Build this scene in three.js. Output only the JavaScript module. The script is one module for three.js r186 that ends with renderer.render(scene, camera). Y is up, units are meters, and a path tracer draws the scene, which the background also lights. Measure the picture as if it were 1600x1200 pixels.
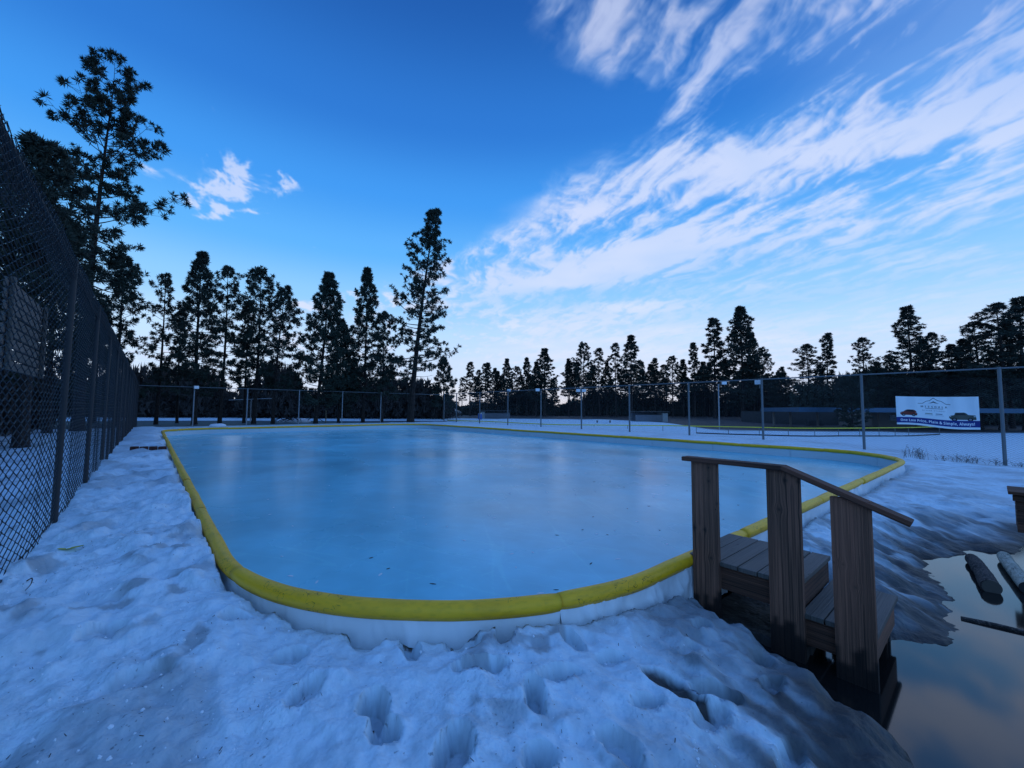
import * as THREE from 'three';
import { mergeGeometries, mergeVertices } from 'three/addons/utils/BufferGeometryUtils.js';
import { RoundedBoxGeometry } from 'three/addons/geometries/RoundedBoxGeometry.js';

// ---------------------------------------------------------------- camera, sky, sun, exposure
const scene = new THREE.Scene();
const camera = new THREE.PerspectiveCamera(86.3, 1024 / 768, 0.05, 6000);
camera.position.set(0, 1.75, 0);
camera.rotation.set(0.0601, 0, 0.006);
const renderer = new THREE.WebGLRenderer({ antialias: true });
renderer.setSize(1024, 768);
renderer.toneMapping = THREE.LinearToneMapping;
renderer.toneMappingExposure = 1.18;
renderer.shadowMap.enabled = true;

// ---- small maths
const clamp = (x, a = 0, b = 1) => Math.min(b, Math.max(a, x));
const lerp = (a, b, t) => a + (b - a) * t;
const sstep = (a, b, x) => { const t = clamp((x - a) / (b - a)); return t * t * (3 - 2 * t); };
function rng(seed) {
  let s = seed >>> 0;
  return () => { s = (s + 0x6D2B79F5) | 0; let t = Math.imul(s ^ (s >>> 15), 1 | s); t = (t + Math.imul(t ^ (t >>> 7), 61 | t)) ^ t; return ((t ^ (t >>> 14)) >>> 0) / 4294967296; };
}
function hash2(ix, iy) {
  let h = Math.imul(ix, 374761393) + Math.imul(iy, 668265263) | 0;
  h = Math.imul(h ^ (h >>> 13), 1274126177);
  return ((h ^ (h >>> 16)) >>> 0) / 4294967296;
}
function vnoise(x, y) {                         // value noise, 0..1
  const ix = Math.floor(x), iy = Math.floor(y), fx = x - ix, fy = y - iy;
  const u = fx * fx * fx * (fx * (fx * 6 - 15) + 10), v = fy * fy * fy * (fy * (fy * 6 - 15) + 10);
  return lerp(lerp(hash2(ix, iy), hash2(ix + 1, iy), u), lerp(hash2(ix, iy + 1), hash2(ix + 1, iy + 1), u), v);
}
function fbm(x, y, oct = 4, gain = 0.5) {       // about -1..1
  let a = 1, s = 0, n = 0;
  for (let i = 0; i < oct; i++) { s += a * (vnoise(x, y) * 2 - 1); n += a; a *= gain; const t = x * 1.6 - y * 1.2 + 17.3; y = x * 1.2 + y * 1.6 - 9.1; x = t; }
  return s / n;
}

// ---- the sky: a computed evening sky, blue overhead, thin high cloud ahead and to the right
const SKY_STOPS = [[-2, .62, .66, .78], [2, .62, .70, .84], [5, .57, .71, .90], [9, .48, .68, .93], [14, .25, .54, .91], [20, .105, .40, .86], [27, .050, .285, .78], [35, .026, .172, .58], [47, .014, .095, .375], [65, .014, .125, .55], [90, .012, .12, .54]];
function stops(e) {
  let i = 0; while (i < SKY_STOPS.length - 2 && e > SKY_STOPS[i + 1][0]) i++;
  const a = SKY_STOPS[i], b = SKY_STOPS[i + 1], t = sstep(a[0], b[0], e) * .5 + clamp((e - a[0]) / (b[0] - a[0])) * .5;
  return [lerp(a[1], b[1], t), lerp(a[2], b[2], t), lerp(a[3], b[3], t)];
}
const EDGE = [[.6, -.35], [.87, -.04], [1.04, .08], [1.15, .27], [1.3, .30], [1.5, .12], [1.78, .03], [2.03, -.2], [2.53, -.81], [2.9, -1.5], [3.4, -2.6]];
function edgeAt(z) {
  let i = 0; while (i < EDGE.length - 2 && z > EDGE[i + 1][0]) i++;
  return lerp(EDGE[i][1], EDGE[i + 1][1], (z - EDGE[i][0]) / (EDGE[i + 1][0] - EDGE[i][0]));
}
function segDist(x, y, a, b) {
  const dx = b[0] - a[0], dy = b[1] - a[1], t = clamp(((x - a[0]) * dx + (y - a[1]) * dy) / (dx * dx + dy * dy));
  return Math.hypot(x - a[0] - dx * t, y - a[1] - dy * t);
}
const gauss = (x, y, cx, cy, r) => Math.exp(-((x - cx) ** 2 + (y - cy) ** 2) / (r * r));
function skyColor(az, el) {                     // az from straight ahead (-z), to the right; degrees
  let [r, g, b] = stops(el);
  const warm = Math.exp(-(((az - 18) / 38) ** 2)) * sstep(6.5, -1, el);
  r = lerp(r, .88, warm * .72); g = lerp(g, .73, warm * .72); b = lerp(b, .64, warm * .72);
  const back = sstep(75, 125, Math.abs(az));    // behind the camera: unseen sky, set bright blue to light the snow
  if (back > 0) {
    const k = back * (1 - sstep(30, 75, el)), n = .5 + .5 * fbm(az * .06 + 40, el * .13, 4);
    r = lerp(r, .14 + .06 * n, k); g = lerp(g, .37 + .08 * n, k); b = lerp(b, .82 + .10 * n, k);
  }
  if (el > 0 && back < 1) {
    const R = Math.PI / 180, y = Math.sin(el * R), h = Math.cos(el * R), px = h * Math.sin(az * R) / (y + .06), pz = h * Math.cos(az * R) / (y + .06);
    // warp, then streaks that run away from the viewer on the cloud plane and so fan out from the horizon ahead
    const wx = fbm(px * 1.7 + 3.1, pz * 1.7 + 8.2, 4), wz = fbm(px * 1.7 + 31.7, pz * 1.7 - 4.4, 4), w2 = fbm(px * 6 + 1.1, pz * 6 + 5.2, 3);
    const qx = px + wx * .13 + w2 * .035, qz = pz + wz * .16;
    const along = qz * .96 - qx * .28, across = qx * .96 + qz * .28;
    const streak = fbm(along * 4.2 + 5, across * 14, 5, .60), puff = fbm((qx + .04 * streak) * 10 + 50, qz * 8 - qx * 3, 5, .68), big = fbm(qx * 2.3 + 11, qz * 2.3 + 3, 3);
    const inside = sstep(-.07, .22, px - edgeAt(pz) + wx * .10);
    let cov = inside * .46;
    cov += .50 * Math.exp(-((Math.min(segDist(qx, qz, [.12, 1.82], [.46, 1.55]), segDist(qx, qz, [.46, 1.55], [.85, 1.40]), segDist(qx, qz, [.85, 1.40], [1.25, 1.18]), segDist(qx, qz, [1.25, 1.18], [1.9, .8])) / .23) ** 2));
    cov += .42 * Math.exp(-((segDist(qx, qz, [-.55, 3.1], [.75, 2.2]) / .2) ** 2)) + .3 * Math.exp(-((segDist(qx, qz, [.75, 2.2], [1.8, 1.75]) / .3) ** 2));
    cov += .36 * sstep(1.7, 3.0, pz) * inside * sstep(-.6, .5, px) ;
    cov += .07 * inside * sstep(1.3, 1.0, pz);
    cov += .10 * gauss(px, pz, .04, .95, .12) + .06 * gauss(px, pz, .24, 1.03, .12);
    cov -= .42 * gauss(px, pz, .40, 2.06, .15) + .20 * gauss(px, pz, .68, 1.62, .12) + .22 * gauss(px, pz, .72, 1.12, .2) + .18 * gauss(px, pz, .98, 1.07, .1);
    const tex = clamp(.5 + .78 * streak + .52 * puff + .22 * big, 0, 1.5);
    let a = sstep(.20, 1.16, cov * 1.1 + (tex - .5) * (.32 + .58 * inside) * (.25 + inside * .75) * sstep(0, .15, cov));
    // the small separate cloud on the left, and shreds round it
    const sx = px + wx * .10 + w2 * .06, sz = pz + wz * .12 + w2 * .05;
    const small = Math.exp(-((segDist(sx, sz, [-1.26, 1.66], [-.96, 1.44]) / .105) ** 2)) + .8 * Math.exp(-((segDist(sx, sz, [-1.36, 1.80], [-1.1, 1.76]) / .05) ** 2)) + .42 * gauss(sx, sz, -.86, 1.17, .035) + .3 * gauss(sx, sz, -.94, 1.15, .025) + .5 * gauss(sx, sz, -1.29, 1.43, .06) + .35 * gauss(sx, sz, -1.08, 1.33, .04) + .3 * gauss(sx, sz, -1.16, 2.1, .08);
    a = Math.max(a, .85 * sstep(.42, 1.15, small + 1.15 * fbm(along * 9 + 9, across * 19, 5, .66)) * sstep(.1, .5, small));
    // low veils
    const veil = .75 * sstep(48, 66, az) * sstep(62, 40, el) + sstep(20, 9, el) * sstep(-40, 8, az) * .55 + .3 * sstep(13, 6, el) * sstep(-60, -20, az);
    const vs = .55 + .75 * fbm(az * .035 + el * .05 + 7, el * .34 - az * .012, 4);
    a = Math.max(a, veil * clamp(vs)) * sstep(.5, 5, el);
    { const low = sstep(26, 14, el) * sstep(-22, 6, az); a = lerp(a, .34 * a + .56 * sstep(-.2, .6, vs - .35) + .10, low * .8) * lerp(1, .9, low); }
    a = Math.max(a, .36 * sstep(24, 52, az) * sstep(62, 36, el) * clamp(.62 + .9 * big + .35 * streak));
    a = clamp(a * (1 - back));
    const shade = .5 + .5 * fbm(qx * 3.2 + 70, qz * 3.2 + 20, 3), lowg = sstep(34, 12, el);
    const thick = sstep(.15, .9, a), cr = lerp(.33, lerp(.47, .60, shade) + .06 * lowg, thick), cg = lerp(.53, lerp(.585, .66, shade) + .04 * lowg, thick), cb = lerp(.86, lerp(.84, .86, shade), thick);
    a *= lerp(.90, .66, sstep(1.3, .95, pz) * sstep(-.1, .1, px));
    r = lerp(r, cr, a); g = lerp(g, cg, a); b = lerp(b, cb, a);
  }
  return [r, g, b];
}
{
  const W = 4096, HH = 2048, d = new Float32Array(W * HH * 4);
  for (let j = 0; j < HH; j++) {
    const el = ((j + .5) / HH - .5) * 180;
    for (let i = 0; i < W; i++) {
      const th = ((i + .5) / W - .5) * 2 * Math.PI;              // atan2(z, x)
      const az = Math.atan2(Math.cos(th), -Math.sin(th)) * 180 / Math.PI;
      const c = el < -2.2 ? [.10, .15, .28] : skyColor(az, el), k = (j * W + i) * 4;
      d[k] = c[0]; d[k + 1] = c[1]; d[k + 2] = c[2]; d[k + 3] = 1;
    }
  }
  const sky = new THREE.DataTexture(d, W, HH, THREE.RGBAFormat, THREE.FloatType);
  sky.mapping = THREE.EquirectangularReflectionMapping; sky.magFilter = sky.minFilter = THREE.LinearFilter; sky.wrapS = THREE.RepeatWrapping; sky.needsUpdate = true;
  scene.background = sky; scene.environment = sky;
}
// the sun is down behind the wood ahead: only a trace of warm light comes over the trees
const sun = new THREE.DirectionalLight(0xffd2a8, 0.22);
sun.position.set(40 * Math.sin(.32), 40 * Math.tan(.05), -40 * Math.cos(.32));
sun.castShadow = true; sun.shadow.radius = 6; sun.shadow.mapSize.set(2048, 2048);
Object.assign(sun.shadow.camera, { left: -60, right: 60, top: 60, bottom: -60, near: .1, far: 200 });
scene.add(sun); scene.add(sun.target);

// ---------------------------------------------------------------- naming, tagging
const names = {};
function numbered(n) { const b = n.replace(/_\d{3}$/, ''); const k = names[b] ?? 0; names[b] = k + 1; return k ? `${b}_${String(k).padStart(3, '0')}` : b; }
function shadows(m) { m.castShadow = m.receiveShadow = true; return m; }
function tag(o, label, category, group) { o.userData.label = label; o.userData.category = category; if (group) o.userData.group = group; return o; }
function thing(name, label, category, pos = [0, 0, 0], turn = 0, group) {
  const o = new THREE.Group(); o.name = numbered(name); o.position.set(...pos); o.rotation.y = turn; scene.add(o);
  return tag(o, label, category, group);
}
function part(name, geo, mat, parent, pos, rot) {
  const m = shadows(new THREE.Mesh(geo, mat)); m.name = name;
  if (pos) m.position.set(...pos); if (rot) m.rotation.set(...rot);
  parent.add(m); return m;
}
function solo(name, geo, mat, label, category, group) {
  const m = shadows(new THREE.Mesh(geo, mat)); m.name = numbered(name); scene.add(m);
  return tag(m, label, category, group);
}
function struct(name, geo, mat) { const m = shadows(new THREE.Mesh(geo, mat)); m.name = name; m.userData.kind = 'structure'; scene.add(m); return m; }
function dup(root, label) { const c = root.clone(); c.userData = { ...root.userData, label }; c.name = numbered(root.name); scene.add(c); return c; }
function tube(pts, r, sides = 6, segs) {        // tapered tube through points; r number or function of t
  const c = new THREE.CatmullRomCurve3(pts.map(p => p.isVector3 ? p : new THREE.Vector3(...p)));
  const n = segs ?? Math.max(2, pts.length * 2), rf = typeof r === 'function' ? r : () => r;
  const fr = c.computeFrenetFrames(n, false), pos = [], idx = [], uv = [], L = c.getLength();
  for (let i = 0; i <= n; i++) {
    const p = c.getPointAt(i / n), R = rf(i / n);
    for (let k = 0; k <= sides; k++) {
      const a = k / sides * Math.PI * 2, ca = Math.cos(a) * R, sa = Math.sin(a) * R;
      pos.push(p.x + fr.normals[i].x * ca + fr.binormals[i].x * sa, p.y + fr.normals[i].y * ca + fr.binormals[i].y * sa, p.z + fr.normals[i].z * ca + fr.binormals[i].z * sa);
      uv.push(k / sides * 2 * Math.PI * R, i / n * L);
      if (i && k) { const w = sides + 1, q = i * w + k; idx.push(q - w - 1, q - w, q, q - w - 1, q, q - 1); }
    }
  }
  for (const [row, s] of [[0, 1], [n, -1]]) {
    const ci = pos.length / 3, p = c.getPointAt(row / n); pos.push(p.x, p.y, p.z); uv.push(0, 0);
    for (let k = 0; k < sides; k++) { const a = row * (sides + 1) + k; s > 0 ? idx.push(ci, a, a + 1) : idx.push(ci, a + 1, a); }
  }
  const g = new THREE.BufferGeometry();
  g.setAttribute('position', new THREE.Float32BufferAttribute(pos, 3)); g.setAttribute('uv', new THREE.Float32BufferAttribute(uv, 2)); g.setIndex(idx); g.computeVertexNormals();
  return g;
}
function boxG(w, h, d, x = 0, y = 0, z = 0, r = .004) {
  const g = r > 0 ? new RoundedBoxGeometry(w, h, d, 1, Math.min(r, w / 3, h / 3, d / 3)) : new THREE.BoxGeometry(w, h, d);
  g.translate(x, y, z); return g;
}

// ---------------------------------------------------------------- materials
const std = o => new THREE.MeshStandardMaterial(o);
const lin = (r, g, b) => new THREE.Color().setRGB(r, g, b);
function dataTex(n, fn, srgb = false, rep = [1, 1], m = n) {
  const d = new Uint8Array(n * m * 4);
  for (let j = 0; j < m; j++) for (let i = 0; i < n; i++) { const c = fn(i / n, j / m), k = (j * n + i) * 4; for (let q = 0; q < 3; q++) d[k + q] = clamp(c[q] ?? c[0]) * 255; d[k + 3] = 255; }
  const t = new THREE.DataTexture(d, n, m); t.wrapS = t.wrapT = n === 256 && m === 1024 ? THREE.MirroredRepeatWrapping : THREE.RepeatWrapping; t.magFilter = THREE.LinearFilter; t.minFilter = THREE.LinearMipmapLinearFilter; t.generateMipmaps = true;
  if (srgb) t.colorSpace = THREE.SRGBColorSpace; t.repeat.set(...rep); t.needsUpdate = true; return t;
}
function tileNoise(u, v, f, oct) {              // wraps at 1
  const a = fbm(u * f, v * f, oct), b = fbm((u - 1) * f, v * f, oct), c = fbm(u * f, (v - 1) * f, oct), d = fbm((u - 1) * f, (v - 1) * f, oct);
  return lerp(lerp(a, b, u), lerp(c, d, u), v);
}
const snowBump = dataTex(512, (u, v) => { const n = tileNoise(u, v, 22, 5) * .5 + tileNoise(u + .3, v, 60, 3) * .25; return [.5 + n * .6]; });
snowBump.repeat.set(.9, .9);
const snowMap = dataTex(512, (u, v) => { const n = tileNoise(u, v, 9, 5), s = tileNoise(u, v, 110, 2), s2 = tileNoise(u + .37, v + .11, 16, 3); const n2 = tileNoise(u + .5, v + .2, 34, 4), k = .93 + .16 * n + .16 * n2 - (s > .55 && s2 > .08 ? .45 : 0); return [k, k, k * 1.005]; });
snowMap.repeat.set(.55, .55);
const M = {};
M.snow = std({ color: 0xffffff, vertexColors: true, roughness: .62, map: snowMap, bumpMap: snowBump, bumpScale: .026 });
M.water = new THREE.MeshPhysicalMaterial({ color: lin(.014, .013, .012), roughness: .07, ior: 1.6, specularIntensity: 1 });
// weathered wood: long grain, knots, darker wet foot
function woodTex(seed, base, vary) {
  const knots = []; const r = rng(seed); for (let i = 0; i < 7; i++) knots.push([r(), r(), .015 + r() * .03]);
  return dataTex(256, (u, v) => {
    let w = u, kn = 0;
    for (const [kx, ky, kr] of knots) { const dx = u - kx, dy = (v - ky) * 4; const d2 = dx * dx + dy * dy; w += dx * .9 * Math.exp(-d2 / (kr * kr * 9)) * -1; kn = Math.max(kn, Math.exp(-d2 / (kr * kr))); }
    const g = fbm(w * 42 + seed, v * 2.2, 4) * .55 + fbm(w * 120, v * 5 + seed, 3) * .45, b = fbm(u * 3 + seed, v * 1.2, 3);
    const k = clamp(1 + vary * (g * 1.25 + b * .5) - kn * .55 - (fbm(w * 70 + 9, v * 1.2, 2) > .45 ? .35 : 0), .15, 2);
    return base.map((c, i) => Math.pow(clamp(c * k * (i === 0 ? 1 + b * .1 : 1)), 1 / 2.2));
  }, true, [1, 1], 1024);
}
const woodBump = dataTex(256, (u, v) => [.5 + .35 * fbm(u * 60, v * 3, 4) - (fbm(u * 70 + 9, v * 1.2, 2) > .45 ? .3 : 0)], false, [1, 1], 1024);
const woodTx = woodTex(3, [.225, .096, .056], .85), plankTx = woodTex(11, [.115, .095, .080], .42);
M.wood = std({ map: woodTx, bumpMap: woodBump, bumpScale: .004, roughness: .82 });
M.woodPost = std({ map: woodTx, bumpMap: woodBump, bumpScale: .006, roughness: .85, vertexColors: true });
M.plank = std({ map: plankTx, bumpMap: woodBump, bumpScale: .003, roughness: .7 });
M.darkWood = std({ map: woodTx, color: lin(.55, .5, .48), bumpMap: woodBump, bumpScale: .004, roughness: .85 });
M.board = std({ color: lin(.62, .66, .70), roughness: .5 });
M.liner = new THREE.MeshPhysicalMaterial({ color: lin(.84, .85, .88), roughness: .30, clearcoat: .3, clearcoatRoughness: .3 });
const scuff = dataTex(1024, (u, v) => {
  const cr = Math.abs(fbm(u * 40, v * 7, 3)), area = fbm(u * 9 + 4, v * 2 + 1, 3), crack = cr < .018 && area > .14 ? .55 : 0;
  const dirt = .07 * clamp(fbm(u * 14 + 7, v * 4, 4) * 1.5) + .1 * clamp(fbm(u * 60, v * 20, 3));
  const k = (1 - crack) * (1 - dirt);
  return [1.0 * k, .738 * k * (1 - .03 * area), .09 * k];
}, true, [.36, 1], 256);
M.bumper = std({ map: scuff, roughness: .48 });
M.metal = std({ color: lin(.16, .17, .18), roughness: .55, metalness: .35 });
M.metalPale = std({ color: lin(.30, .31, .33), roughness: .5, metalness: .3 });
M.darkPost = std({ color: lin(.018, .019, .022), roughness: .6 });
M.blackWire = std({ color: lin(.016, .017, .020), roughness: .45 });
M.greyWire = std({ color: lin(.07, .075, .085), roughness: .5, metalness: .3 });
const barkMap = dataTex(256, (u, v) => { const n = fbm(u * 26, v * 9, 4), c = Math.abs(fbm(u * 18 + 3, v * 5, 3)); const k = .75 + .5 * n - (c < .08 ? .4 : 0); return [.42 * k, .34 * k, .29 * k]; }, true);
M.bark = std({ map: barkMap, roughness: .95 });
M.barkDark = std({ map: barkMap, color: lin(.42, .42, .45), roughness: .95 });
M.needles = std({ color: lin(.032, .046, .030), roughness: .8 });
M.needlesB = std({ color: lin(.040, .050, .034), roughness: .8 });
M.needlesFar = std({ color: lin(.036, .046, .034), roughness: .85 });
M.brush = std({ color: lin(.060, .045, .038), roughness: .95 });
M.yellowCap = std({ color: lin(.80, .66, .03), roughness: .5 });
M.white = std({ color: lin(.8, .8, .8), roughness: .4 });
M.glass = new THREE.MeshPhysicalMaterial({ color: lin(.04, .05, .06), roughness: .08, ior: 1.5 });
M.lampGlass = std({ color: lin(.85, .86, .88), roughness: .25 });
M.black = std({ color: lin(.015, .015, .016), roughness: .6 });

// ---------------------------------------------------------------- plan of the place
const U = [.75, -.661], V = [-.661, -.75];      // across the rink, along the rink
const uvOf = (x, z) => [x * U[0] + z * U[1], x * V[0] + z * V[1]];
const xz = (u, v) => [u * U[0] + v * V[0], u * U[1] + v * V[1]];
const atX = (px, d) => (px - 800) / 640 * d;     // how far aside a thing at a given depth stands
const horizonY = px => 633.5 + px * .006;
const riseTo = (px, py, d) => 1.75 + (horizonY(px) - py) / 640 * d;
// rink outline: four corners, rounded
const corners = [[-.85, -1.81], [12.28, -12.52], xz(17.5, 31.8), xz(.56, 31.8)], radii = [2.7, 2.6, 2.4, 2.4];
const outline = [];
{
  const n = corners.length;
  for (let i = 0; i < n; i++) {
    const C = corners[i], P = corners[(i + n - 1) % n], N = corners[(i + 1) % n];
    const un = (a, b) => { const d = Math.hypot(b[0] - a[0], b[1] - a[1]); return [(b[0] - a[0]) / d, (b[1] - a[1]) / d]; };
    const a = un(C, P), b = un(C, N), cos = a[0] * b[0] + a[1] * b[1], half = Math.acos(cos) / 2, r = radii[i], t = r / Math.tan(half), m = Math.hypot(a[0] + b[0], a[1] + b[1]);
    const O = [C[0] + (a[0] + b[0]) / m * r / Math.sin(half), C[1] + (a[1] + b[1]) / m * r / Math.sin(half)];
    const s = [C[0] + a[0] * t, C[1] + a[1] * t], e = [C[0] + b[0] * t, C[1] + b[1] * t];
    let a0 = Math.atan2(s[1] - O[1], s[0] - O[0]), a1 = Math.atan2(e[1] - O[1], e[0] - O[0]), da = a1 - a0;
    while (da > Math.PI) da -= 2 * Math.PI; while (da < -Math.PI) da += 2 * Math.PI;
    for (let k = 0; k <= 48; k++) { const q = a0 + da * k / 48; outline.push([O[0] + Math.cos(q) * r, O[1] + Math.sin(q) * r]); }
  }
}
// arc-length table; starts at the bumper seam in front of the camera
const perim = []; let PERIM = 0;
{
  let best = 0, bd = 9; outline.forEach((p, i) => { const d = Math.hypot(p[0] - .29, p[1] + 3.07); if (d < bd) { bd = d; best = i; } });
  const o = [...outline.slice(best), ...outline.slice(0, best + 1)];
  o.forEach((p, i) => { if (i) PERIM += Math.hypot(p[0] - o[i - 1][0], p[1] - o[i - 1][1]); perim.push([PERIM, p[0], p[1]]); });
}
function onRink(s) {                            // point and outward normal at arc length s
  s = ((s % PERIM) + PERIM) % PERIM;
  let lo = 0, hi = perim.length - 1; while (hi - lo > 1) { const m = (lo + hi) >> 1; perim[m][0] <= s ? lo = m : hi = m; }
  const a = perim[lo], b = perim[hi], t = (s - a[0]) / Math.max(1e-6, b[0] - a[0]);
  return [lerp(a[1], b[1], t), lerp(a[2], b[2], t)];
}
function rinkFrame(s) {
  const p = onRink(s), a = onRink(s - .12), b = onRink(s + .12), d = Math.hypot(b[0] - a[0], b[1] - a[1]), tx = (b[0] - a[0]) / d, tz = (b[1] - a[1]) / d;
  return { x: p[0], z: p[1], tx, tz, nx: -tz * RSIGN, nz: tx * RSIGN };
}
let RSIGN = 1;
{ const f = rinkFrame(20), c = xz(9, 16); if ((f.x + f.nx - c[0]) ** 2 + (f.z + f.nz - c[1]) ** 2 < (f.x - c[0]) ** 2 + (f.z - c[1]) ** 2) RSIGN = -1; }
function polyDist(poly, x, z) {                 // signed: negative inside
  let d = 1e9, inside = false;
  for (let i = 0, j = poly.length - 1; i < poly.length; j = i++) {
    const [ax, az] = poly[i], [bx, bz] = poly[j], ex = bx - ax, ez = bz - az, t = clamp(((x - ax) * ex + (z - az) * ez) / (ex * ex + ez * ez || 1));
    d = Math.min(d, Math.hypot(x - ax - ex * t, z - az - ez * t));
    if ((az > z) !== (bz > z) && x < (bx - ax) * (z - az) / (bz - az) + ax) inside = !inside;
  }
  return inside ? -d : d;
}
const WATER = -.11;
const shore = [[1.70, -3.80], [1.80, -3.50], [1.93, -3.2], [2.03, -2.9], [2.10, -2.6], [2.11, -2.35], [2.06, -2.1], [1.98, -1.5], [2.2, -.7], [3.2, .4], [9.5, .6], [10.5, -4], [9.2, -6.4], [7.06, -5.76], [6.54, -5.47], [6.22, -5.56], [5.72, -5.41], [5.23, -5.14], [4.5, -4.34], [4.11, -3.88], [3.82, -3.6], [3.56, -3.41], [3.27, -3.38], [3.1, -3.45], [2.75, -3.68], [2.5, -4.0], [2.15, -4.2], [1.85, -4.1]];
// footprints: x, z, half width, half length, turn, depth, dirt
const prints = [[-.63, -2.66, .06, .11, .5, .07, .3], [-.30, -2.70, .11, .08, .2, .045, .25], [-.03, -2.76, .065, .10, -.3, .07, .45], [-.17, -2.46, .17, .05, .12, .05, .1], [.13, -2.26, .055, .12, .05, .085, .5], [.27, -2.42, .13, .05, .35, .055, .3], [-.70, -2.20, .07, .11, .35, .09, .55], [-.60, -2.05, .075, .07, .9, .075, .4], [-.25, -1.95, .075, .13, -.05, .085, .6], [.13, -1.88, .07, .09, -.1, .07, .6], [.88, -2.42, .085, .15, .75, .05, 1], [1.0, -2.28, .05, .08, .5, .03, 1], [.40, -2.75, .06, .10, .3, .045, .3], [-1.1, -2.3, .07, .12, -.4, .05, .35], [-1.35, -2.62, .10, .07, .3, .04, .3], [.5, -1.95, .07, .11, .5, .05, .4], [.62, -2.62, .10, .05, .2, .035, .3], [1.5, -2.45, .10, .05, .7, .045, .6], [1.62, -2.75, .12, .05, .8, .04, .6], [1.3, -2.0, .13, .05, .8, .045, .6], [-1.9, -2.9, .09, .07, .1, .04, .3], [-2.6, -2.7, .12, .08, .6, .04, .35], [-2.9, -3.4, .09, .13, .5, .05, .3], [1.14, -2.36, .12, .07, -.4, .055, .75], [1.02, -2.18, .13, .06, .6, .04, .5], [.72, -2.24, .09, .05, .3, .035, .5], [-.9, -2.78, .18, .08, .1, .035, .1], [1.35, -3.0, .09, .05, .7, .035, .4], [1.15, -2.72, .10, .05, .9, .03, .4], [-2.05, -2.35, .16, .09, .6, .03, .4], [-1.55, -1.7, .12, .08, .2, .03, .2]];
function baseGround(x, z) {
  const [u, v] = uvOf(x, z);
  let h = .11;
  h -= .55 * sstep(18.5, 25, u) * (1 - sstep(-2, 8, v));
  h -= .62 * sstep(27.5, 36, u) * (1 - sstep(17, 27, v));
  h = Math.max(h, -.62);
  h += .35 * sstep(90, 260, Math.hypot(x, z));
  return h;
}
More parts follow.
